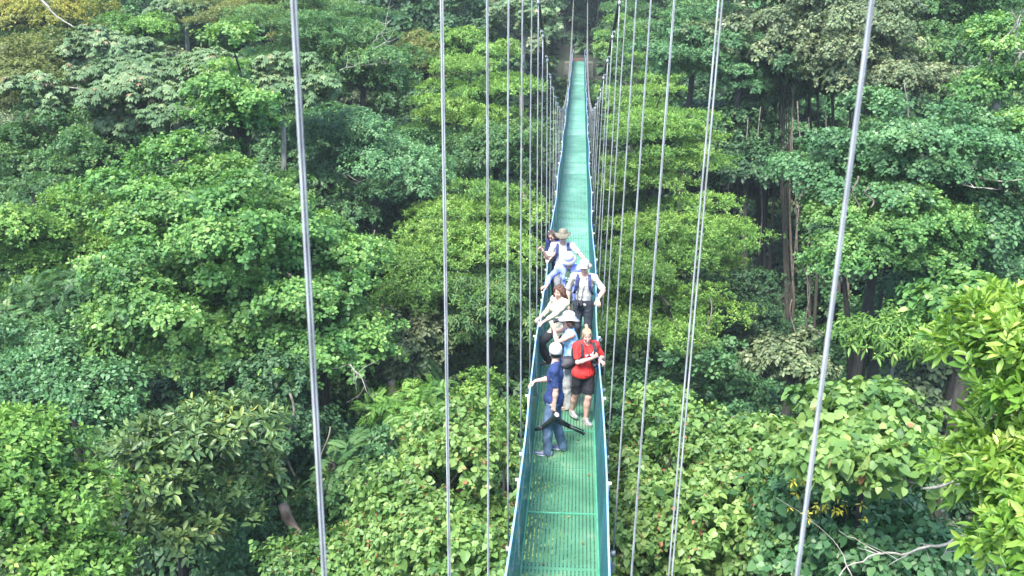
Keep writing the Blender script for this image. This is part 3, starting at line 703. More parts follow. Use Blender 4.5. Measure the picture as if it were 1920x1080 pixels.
    if hairlen <= 0: Hn.cut(hc-hu*.045*hs, -hu)
    hv = np.array(hair)
    def hcol(V, C):
        L = (V-hc)@RH.T; st = .75+.5*np.sin(L[:, 0]*260+np.sin(L[:, 2]*40)*2)*np.sin(L[:, 1]*190+1)+.2*np.sin(L[:, 2]*90); return C*np.clip(st, .55, 1.7)[:, None]
    hair_o = sm(Hn, 'hair', hair, .003 if hairlen <= 0 else .006, .008, ff=hcol, mat=HAIRM, wf=70.)
    # hats
    Mh = Matrix(((hr[0], hf[0], hu[0], 0), (hr[1], hf[1], hu[1], 0), (hr[2], hf[2], hu[2], 0), (0, 0, 0, 1))); hb = Vector(hc+hu*.062*hs-hf*.012*hs)
    if hat:
        kind, mat, band = hat; hm = Matrix.Translation(hb) @ Mh
        if kind == 'cap':
            mb = MB(); mb.lathe([(.098, -.046), (.103, -.02), (.104, .01), (.102, .034), (.09, .064), (.064, .085), (.03, .096), (.004, .099)], hm @ Matrix.Diagonal((.88, 1.08, 1, 1)), 22); ho = mb.build('cap', mat, root)
            mb = MB(); V = []; F = []
            for zt in (0, .005):
                for j in range(9):
                    t = -1+2*j/8; x = .07*t; yb = .1*math.sqrt(max(0, 1-(t*.72)**2)); L_ = .075*math.sqrt(max(0, 1-.8*t*t)); V += [hm @ Vector((x, yb-.012, -.012-.012*t*t+zt)), hm @ Vector((x*1.02, yb+L_, -.02-.03*t*t+zt))]
            for j in range(8): a = 2*j; F += [(a, a+1, a+3, a+2), (18+a, 18+a+2, 18+a+3, 18+a+1), (a+1, 18+a+1, 18+a+3, a+3), (a, a+2, 18+a+2, 18+a)]
            F += [(0, 18, 19, 1), (16, 17, 35, 34)]
            mb.add(V, F); mb.build('peak', mat, ho)
            if band == 'flap':
                mb = MB(); mb.box(hm @ Vector((0, -.105, -.06)), (.15, .012, .1), Mh.to_3x3() @ Matrix.Rotation(.3, 3, 'X')); mb.build('neck_flap', mat, ho)
        else:
            br = band.get('br', .165); up_ = band.get('turn', .02)
            def warp(p, r_, t): return Vector((p.x*(1.0-.04*(r_ > .1)), p.y*1.1, p.z+(up_*abs(math.cos(t))**2*(r_-.1)/.06 if r_ > .1 else 0)-(band.get('dip', .012)*abs(math.sin(t))*(r_-.1)/.06 if r_ > .1 else 0)))
            mb = MB(); mb.lathe([(.092, -.014), (br, -.012-.01), (br+.003, -.008-.01), (.094, .0), (.09, .04), (.084, .08), (.062, .1), (.03, .102), (.004, .094)], hm, 26, warp); ho = mb.build('hat', mat, root)
            if band.get('band'): mb = MB(); mb.lathe([(.092, -.004), (.0955, .0), (.0945, .026), (.091, .026)], hm, 24, lambda p, r_, t: Vector((p.x, p.y*1.1, p.z))); mb.build('hat_band', band['band'], ho)
    if shades:
        mb = MB()
        for q in (-1, 1): mb.lathe([(.004, -.004), (.022, -.002), (.024, .001), (.02, .004), (.003, .005)], Matrix.Translation(Vector(hc+hr*q*.032*hs+hu*.01*hs+hf*.098*hs)) @ Mh @ Matrix.Rotation(-math.pi/2, 4, 'X') @ Matrix.Diagonal((1.1, .85, 1, 1)), 14)
        mb.tube([Vector(hc-hr*.09*hs+hu*.014*hs), Vector(hc-hr*.06*hs+hf*.095*hs+hu*.014*hs), Vector(hc+hf*.108*hs+hu*.014*hs), Vector(hc+hr*.06*hs+hf*.095*hs+hu*.014*hs), Vector(hc+hr*.09*hs+hu*.014*hs)], .004, 5); mb.build('sunglasses', LEATHER, root)
    W = lambda p: Vector(p)+Vector(foot)
    return dict(root=root, foot=foot, hip=hip, up=up, tr=tr, tf=tf, sh=sh, hc=hc, RH=RH, A=A, s=s, SR=SR, SL=SL, nb=nb, hf=hf, hr=hr, hu=hu, bs=bs, female=female)
def binoculars(p, label, fwd, up, strap=None):
    """p: world centre; fwd: looking direction"""
    f = Vector(fwd).normalized(); u = Vector(up); u = (u-f*u.dot(f)).normalized(); r = f.cross(u)
    M_ = Matrix(((r.x, u.x, f.x, 0), (r.y, u.y, f.y, 0), (r.z, u.z, f.z, 0), (0, 0, 0, 1)))
    o = empty('binoculars', p); tag(o, label, 'binoculars')
    for q in (-1, 1):
        mb = MB(); mb.lathe([(.014, -.06), (.019, -.058), (.018, -.035), (.022, -.02), (.023, .01), (.028, .035), (.031, .062), (.027, .064), (.02, .06)], M_ @ Matrix.Translation((q*.033, 0, 0)), 14); b = mb.build('barrel', LEATHER, o)
        mb = MB(); mb.lathe([(.001, .0), (.024, .001), (.001, .003)], M_ @ Matrix.Translation((q*.033, 0, .061)), 12); mb.build('lens', GLASS, b)
    mb = MB(); mb.box((0, 0, 0), (.03, .018, .05), M_.to_3x3()); mb.lathe([(.009, -.03), (.009, -.01)], M_, 10); mb.build('hinge', LEATHER, o)
    if strap:
        mb = MB(); pts = [Vector(q)-Vector(p) for q in strap]; mb.tube(pts, .006, 5); mb.build('strap', LEATHER, o)
    return o
def backpack(P, label, mat, worn=True, low=False):
    ft = P['foot']; s = P['s']; tr, tf, up = P['tr'], P['tf'], P['up']; RT = np.stack([tr, tf, up]); o = empty('backpack', Vector(ft+P['hip'])); tag(o, label, 'backpack')
    b = .108*P['bs']*s
    S = SDF(); c = up*.3*s-tf*(b+.1); S.ell(c, (.14, .09, .2), RT, .03); S.ell(c-up*.07-tf*.06, (.1, .06, .09), RT, .03); S.mesh('pack_body', mat, .012, wr=.004, parent=o)
    for q, sp in ((1, P['SR']), (-1, P['SL'])):
        mb = MB(); cz = b+.012; a = [tr*q*.07+up*.46*s-tf*(cz+.01), tr*q*.085*s+up*.565*s-tf*.03, tr*q*.098*s+up*.555*s+tf*.04*s, tr*q*.108*s+up*.47*s+tf*(cz-.005), tr*q*.115*s+up*.38*s+tf*(cz+.022), tr*q*.13*P['bs']*s+up*.28*s+tf*(cz+.0), tr*q*.165*P['bs']*s+up*.19*s+tf*.01, tr*q*.13*s+up*.14*s-tf*(cz)]
        P_ = []
        for i in range(len(a)-1):
            for t in (0, .33, .66): P_.append(a[i]*(1-t)+a[i+1]*t)
        V = []; F = []
        for i, p in enumerate(P_):
            n_ = unit(p-up*.42*s)
            w_ = tr*.026; V += [p-w_+n_*.004, p+w_+n_*.004, p+w_+n_*.014, p-w_+n_*.014]
        for i in range(len(P_)-1):
            for k in range(4): k2 = (k+1) % 4; F.append((4*i+k, 4*i+k2, 4*i+4+k2, 4*i+4+k))
        F += [(3, 2, 1, 0), tuple(4*len(P_)-4+k for k in range(4))]
        mb.add(V, F); mb.build('strap', mat, o, False)
    return o
def chest(P, x, y, z): return P['foot']+P['hip']+P['tr']*x+P['tf']*y+P['up']*z
NAVY = noise_mat('navy_webbing', (.015, .02, .07), (.03, .035, .12), 30, .8, .1)
BLACKN = noise_mat('black_nylon', (.012, .012, .016), (.03, .03, .038), 20, .6, .2)
WHITEC = noise_mat('white_cotton', (.42, .41, .4), (.52, .51, .5), 20, .85, .1)
CREAM = noise_mat('cream_cotton', (.66, .6, .5), (.78, .72, .62), 20, .85, .1)
KHAKI = noise_mat('khaki_felt', (.1, .09, .06), (.2, .18, .13), 20, .9, .1)
BLUEB = noise_mat('blue_band', (.04, .08, .45), (.06, .12, .55), 20, .8, .1)
GREENARM = noise_mat('grey_green_rubber', (.014, .022, .02), (.03, .042, .038), 12, .5, .1)
def RL(s, y, dx=0, dz=.03): p = rail_pt(s, y); return np.array([p[0]+dx, y, p[2]+dz])
GL = lambda u, v: on_deck(u, v)

# navy T-shirt man in front, side on, face turned away
f1 = (GL(1041, 856)+GL(1033, 842))/2; f1[2] = deck_z(f1[1])
lh = atY(1040, 776, f1[1]-.2)
p1 = person('person in navy T-shirt and jeans seen side on, nearest of the group', f1, 1.63, (-1, .12), lean=(-.02, 0), head=(-1.25, -.05, 0),
    arms=[dict(t=RL(-1, f1[1]+.12, .07, .05), hint=(.3, -.5, -.6), hd=(0, .8, -.55), pn=(0, -.5, -.8), curl=.25), dict(t=lh, hint=(0, -1, 0), hd=(0, .15, -1), pn=(.6, -.3, 0), curl=.75)],
    legs=[dict(t=(.1, -.12, 0), rel=1, toe=(.1, 1)), dict(t=(-.12, .06, 0), rel=1, toe=(0, 1))], shirt=(.012, .03, .105), sleeve=.86, hem=-.13, pants=(.075, .125, .2), loose=1.15, build=1.06,
    hair=(.012, .01, .01), hat=('cap', WHITEC, ''), shoe=((.14, .17, .3), (.72, .7, .65)), seed=1, skin=(.58, .34, .25),
    pantf=lambda V, C: C*(1+.35*np.sin(V[:, 2:3]*23+np.sin(V[:, 0:1]*30)*1.5)*.5))
# spotting scope on folded tripod in that hand
sc_ = empty('spotting_scope', Vector(lh)+Vector((0, 0, -.06))); tag(sc_, 'grey green spotting scope on a folded black tripod carried by the man in navy', 'spotting scope')
d = Vector((-.62, .1, -.34)).normalized(); e_ = Vector((.5, -.45, .75)).normalized()
base = Vector((-.03, -.05, 0))
mb = MB(); mb.tube([base+e_*.13, base+e_*.115, base+e_*.04, base-e_*.06, base-e_*.2-Vector((.02, 0, 0)), base-e_*.27], [.044, .046, .041, .039, .028, .018], 16); mb.build('scope_tube', GREENARM, sc_)
mb = MB(); mb.tube([base+e_*.128, base+e_*.134], [.036, .034], 16); mb.build('lens', noise_mat('scope_lens', (.55, .42, .36), (.75, .62, .55), 3, .15, 0), sc_)
mb = MB(); mb.tube([base-e_*.24, base-e_*.3+Vector((-.04, 0, .01)), base-e_*.31+Vector((-.09, 0, .0))], [.024, .026, .022], 12); mb.build('eyepiece', LEATHER, sc_)
t0 = Vector((.0, .0, -.03)); t1 = Vector(atY(1096, 812, f1[1]-.05))-sc_.location
dl = (t1-t0).normalized(); n1 = dl.orthogonal().normalized(); n2 = dl.cross(n1)
for k in range(3):
    o_ = n1*math.cos(k*2.1)*.022+n2*math.sin(k*2.1)*.022; mb = MB(); L_ = (t1-t0).length*(.95+.03*k)
    mb.tube([t0+o_, t0+o_+dl*L_*.5], .0135, 8); mb.tube([t0+o_+dl*L_*.5, t0+o_*1.1+dl*L_*.52], .018, 8); mb.tube([t0+o_*1.1+dl*L_*.52, t0+o_*1.2+dl*L_*.95], .010, 8); mb.tube([t0+o_*1.2+dl*L_*.95, t0+o_*1.4+dl*L_], .015, 8); mb.build('leg', LEATHER, sc_)
mb = MB(); mb.tube([t0-dl*.06, t0+dl*.07], .032, 10); mb.tube([t0+Vector((.0, 0, .02)), t0+Vector((.05, -.02, .05)), t0+Vector((.2, -.02, -.05))], .008, 6); mb.build('tripod_head', LEATHER, sc_)

# red T-shirt, black shorts
f2 = (GL(1074, 784)+GL(1100, 796))/2; f2[2] = deck_z(f2[1])
def redprint(L, C):
    q = (L[:, 1] > .05) & (np.abs(L[:, 0]+.02) < .1) & (L[:, 2] > .25) & (L[:, 2] < .39); r_ = np.hypot(L[:, 0]+.02, L[:, 2]-.32)
    m = q & (((np.sin(L[:, 0]*150) > -.1) & (np.sin(L[:, 2]*120) > .0)) | ((r_ > .072) & (r_ < .086))); C[m] = (.75, .72, .72); return C
p2 = person('smiling person in red T-shirt and black shorts at the right rail', f2+np.array([.04, 0, 0]), 1.54, (.4, -1), lean=(.02, -.05), head=(-.25, -.3, .15),
    arms=[dict(t=(-.02, .2, .3), rel=1, hint=(.9, -.1, -1), hd=(-.8, .2, .5), pn=(0, -1, 0), curl=.7), dict(t=RL(1, f2[1]-.1, .0, .06), hint=(-.6, -.5, -.5), hd=(-.5, .6, -.4), pn=(0, -.3, -1), curl=.6)],
    legs=[dict(t=GL(1072, 782), toe=(-.1, 1)), dict(t=GL(1098, 794), toe=(-.15, 1))], shirt=(.62, .022, .018), shirtf=redprint, sleeve=.8, hem=-.07, build=1.14, female=True, pants=(.008, .008, .012), shorts=True,
    hair=(.42, .29, .17), shoe=((.24, .23, .24), (.42, .4, .37)), seed=2, skin=(.56, .33, .26))
# little ponytail
S = SDF(); hc = p2['hc']; S.cone(hc+p2['hu']*.07-p2['hf']*.08, hc+p2['hu']*.095-p2['hf']*.12, .024, .02, .02); S.cone(hc+p2['hu']*.095-p2['hf']*.12, hc+p2['hu']*.03-p2['hf']*.15, .024, .012, .02); S.mesh('ponytail', HAIRM, .007, wr=.004, wf=80, col=flatcol((.42, .3, .17)), parent=p2['root'])
binoculars(Vector(chest(p2, -.1, .17, .2)), 'black binoculars hanging in front of the person in red', p2['tf']+np.array([.3, 0, -.4]), (0, 0, 1), [chest(p2, -.13, .17, .21), chest(p2, -.1, .15, .36), chest(p2, -.06, .06, .5), chest(p2, .06, .06, .5), chest(p2, .02, .16, .36), chest(p2, -.07, .17, .21)])
backpack(p2, 'small dark backpack worn over a red T-shirt', BLACKN)

# pale blue top, white hat, looking through binoculars
f3 = GL(1069, 764)
hd3 = atY(1066, 606, f3[1])
p3 = person('person in pale blue sleeveless top and wide white hat looking left through binoculars', f3, 1.57, (-1, -.15), lean=(.06, 0), head=(.0, .1, 0),
    arms=[dict(t=(.06, .26, .56), rel=1, hint=(1, .2, -1), hd=(-.3, .4, 1), pn=(-1, 0, 0), curl=.9), dict(t=(-.06, .26, .54), rel=1, hint=(-1, .2, -1.3), hd=(.2, .3, 1), pn=(1, 0, 0), curl=.9)],
    legs=[dict(t=(.1, 0, 0), rel=1), dict(t=(-.1, .05, 0), rel=1)], shirt=(.34, .56, .78), tank=True, hem=-.1, female=True, build=1.05, pants=(.3, .31, .3), loose=1.2, hair=(.1, .05, .03), hairlen=.25,
    hat=('brim', WHITEC, dict(br=.16, turn=.03, dip=.02, band=CREAM)), shoe=((.16, .1, .07), (.3, .22, .16)), seed=3, skin=(.55, .32, .24))
hp = p3['foot']+p3['hc']+p3['hf']*.17+p3['hu']*.012; binoculars(Vector(hp), 'black binoculars held up to the eyes under the wide white hat', p3['hf'], p3['hu'])
wp = empty('waist_pack', Vector(chest(p3, -.16, .06, .02))); tag(wp, 'black waist pack slung at the hip behind the white cap', 'waist pack')
S = SDF(); S.ell((0, 0, 0), (.11, .15, .095), np.stack([p3['tr'], p3['tf'], p3['up']]), .03); S.ell(p3['tf']*.05-p3['tr']*.07-p3['up']*.03, (.06, .1, .06), np.stack([p3['tr'], p3['tf'], p3['up']]), .03); S.mesh('pouch', BLACKN, .01, wr=.004, parent=wp)
mb = MB(); c_ = Vector(-p3['tr']*-.16-p3['tf']*.06); mb.tube([c_+Vector(p3['tr'])*.19*math.cos(t)+Vector(p3['tf'])*.15*math.sin(t)+Vector((0, 0, .02)) for t in np.linspace(0, 2*math.pi, 20)], .014, 6); mb.build('strap', BLACKN, wp)

# cream top, curly brown hair, both hands on the left rail
f4 = np.array([DX-.15, 16.35, deck_z(16.35)])
p4 = person('person with long curly hair in cream top, both hands on left rail', f4, 1.67, (-1, -.8), lean=(.0, -.0), hipoff=(0, .0, 0), head=(.3, -.28, -.1),
    arms=[dict(t=RL(-1, 16.35, .03, .06), hint=(.6, -.4, -.6), hd=(0, .9, -.3), pn=(0, -.2, -1), curl=.6), dict(t=RL(-1, 15.85, .03, .06), hint=(-.6, -.4, -.6), hd=(0, .9, -.3), pn=(0, -.2, -1), curl=.6)],
    legs=[dict(t=(.1, .16, .22), rel=1, hint=(0, 1, .3)), dict(t=(-.1, -.04, 0), rel=1)], shirt=(.5, .47, .32), sleeve=1.75, hem=-.15, female=True, build=.96, pants=(.015, .015, .02), loose=1.25,
    hair=(.12, .05, .025), hairlen=.75, shoe=((.03, .03, .03), (.1, .1, .1)), seed=4, skin=(.58, .35, .27))

# cap with neck flap, pale shirt, dark trousers
f5 = np.array([DX+.26, 17.75, deck_z(17.75)])
p5 = person('person in pale short-sleeved shirt, white cap and dark trousers facing the camera', f5, 1.74, (-.1, -1), head=(.0, -.08, 0),
    arms=[dict(t=(.27, .04, .0), rel=1, hint=(.6, -.6, 0), hd=(.05, .15, -1), pn=(-1, 0, 0), curl=.45), dict(t=RL(1, 17.5, .03, .07), hint=(-.7, -.6, -.2), hd=(-.2, .7, -.5), pn=(0, -.3, -1), curl=.6)],
    legs=[dict(t=(.11, 0, 0), rel=1), dict(t=(-.11, .05, 0), rel=1)], shirt=(.42, .4, .36), sleeve=.95, hem=-.02, collar=True, build=1.06, pants=(.02, .024, .035), hair=(.4, .38, .36), hat=('cap', WHITEC, 'flap'),
    shoe=((.08, .06, .04), (.12, .1, .08)), seed=5, skin=(.62, .33, .25))
backpack(p5, 'navy backpack with dark straps worn over a pale short-sleeved shirt', NAVY)
binoculars(Vector(chest(p5, .06, .15, .05)), 'black binoculars hanging at the belt of the person in the pale shirt', p5['tf']*.3+np.array([0, 0, -1]), p5['tf'], [chest(p5, .09, .15, .07), chest(p5, .1, .14, .25), chest(p5, .07, .08, .5), chest(p5, -.06, .08, .5), chest(p5, .01, .15, .25), chest(p5, .03, .15, .07)])

# blue overshirt, green T-shirt, white hat with blue band
f6 = np.array([DX+.0, 18.5, deck_z(18.5)])
def greenprint(L, C):
    m = (L[:, 1] > .06) & (np.abs(L[:, 0]) < .075) & (L[:, 2] > .29) & (L[:, 2] < .37) & (np.sin(L[:, 2]*150) > -.2) & (np.sin(L[:, 0]*120+L[:, 2]*60) > -.35); C[m] = (.5, .66, .52); return C
p6 = person('person in open violet blue shirt over green printed T-shirt', f6, 1.7, (-.1, -1), lean=(.06, .04), head=(.25, -.45, .12),
    arms=[dict(t=RL(-1, 18.3, .05, .06), hint=(.7, -.6, -.5), hd=(.8, .3, -.2), pn=(0, -.2, -1), curl=.5), dict(t=(-.3, .12, .1), rel=1, hint=(-.6, -.6, 0))],
    legs=[dict(t=(.11, 0, 0), rel=1), dict(t=(-.11, .0, 0), rel=1)], shirt=(.045, .09, .05), shirtf=greenprint, sleeve=.8, hem=-.14, overshirt=(.22, .27, .68), build=1.0, pants=(.06, .08, .055), loose=1.2,
    hair=(.2, .15, .1), hat=('brim', WHITEC, dict(br=.15, turn=.0, dip=.03, band=BLUEB)), shoe=((.08, .06, .04), (.1, .1, .1)), seed=6)

# khaki hat, white T-shirt, arms spread
f7 = np.array([DX-.17, 20.15, deck_z(20.15)])
def logo(L, C):
    for cx, cz, r_ in ((-.0, .31, .016), (.09, .33, .01)): C[(np.hypot(L[:, 0]-cx, L[:, 2]-cz) < r_) & (L[:, 1] > .05)] = (.2, .28, .5)
    return C
p7 = person('grinning person in khaki hat and white T-shirt with arms spread wide', f7, 1.76, (.02, -1), head=(0, -.08, .06),
    arms=[dict(t=atY(1018, 470, 19.95), hint=(.2, .0, -1), hd=(.7, .2, .7), pn=(0, 1, 0), curl=.8), dict(t=RL(1, 19.6, -.02, .06), hint=(-.5, -.6, -.2), hd=(-.6, .5, -.4), pn=(0, -.3, -1), curl=.6)],
    legs=[dict(t=(.11, 0, 0), rel=1), dict(t=(-.11, .0, 0), rel=1)], shirt=(.5, .5, .51), shirtf=logo, sleeve=.8, hem=-.1, pants=(.25, .25, .26), hair=(.15, .09, .05), hat=('brim', KHAKI, dict(br=.175, turn=.035, dip=.02, band=None)),
    seed=7, skin=(.54, .32, .24))
backpack(p7, 'navy backpack whose straps cross the white T-shirt of the person in the khaki hat', NAVY)

# sunglasses, dark clothes, leaning out behind
f8 = np.array([DX-.26, 21.0, deck_z(21.0)])
p8 = person('person with sunglasses and dark clothes leaning out over the left rail', f8, 1.66, (-.75, -1), lean=(.34, .02), head=(.15, -.1, .1),
    arms=[dict(t=RL(-1, 20.8, .0, .08), hint=(.6, -.5, -.5), hd=(0, .8, .0), pn=(0, -.2, -1), curl=.5), dict(t=RL(-1, 20.35, .04, .08), hint=(-.6, -.5, -.5), hd=(0, .9, .0), pn=(0, -.2, -1), curl=.5)],
    legs=[dict(t=(.1, 0, 0), rel=1), dict(t=(-.1, .0, 0), rel=1)], shirt=(.02, .025, .12), sleeve=.8, hem=-.06, female=True, pants=(.02, .025, .06), hair=(.07, .045, .035), hairlen=.55, shades=True,
    seed=8, skin=(.66, .4, .3))
binoculars(Vector(atY(1036, 488, 20.55)), 'camera-sized black binoculars hanging from the neck of the person with sunglasses', (-.5, -.8, -.3), (0, 0, 1), [chest(p8, .0, .2, .2), chest(p8, .07, .1, .5), chest(p8, -.07, .1, .5), chest(p8, -.02, .2, .2)])
# ---------------------------------------------------------------- terrain
gx = np.concatenate([np.linspace(-220, -64, 14), np.arange(-60, 61, 2.0), np.linspace(64, 220, 14)])
gy = np.concatenate([np.arange(-40, 130, 2.0), np.linspace(132, 330, 24)])
X, Y = np.meshgrid(gx, gy, indexing='ij')
nx, ny = X.shape; ID = np.arange(nx*ny).reshape(nx, ny)
Q = np.stack([ID[:-1, :-1], ID[1:, :-1], ID[1:, 1:], ID[:-1, 1:]], -1).reshape(-1, 4)
me = mesh_np('ground', np.stack([X, Y, ground_z(X, Y)], -1).reshape(-1, 3), Q, mats=[SOIL], smooth=True)
tag(link('ground', me), kind='structure')
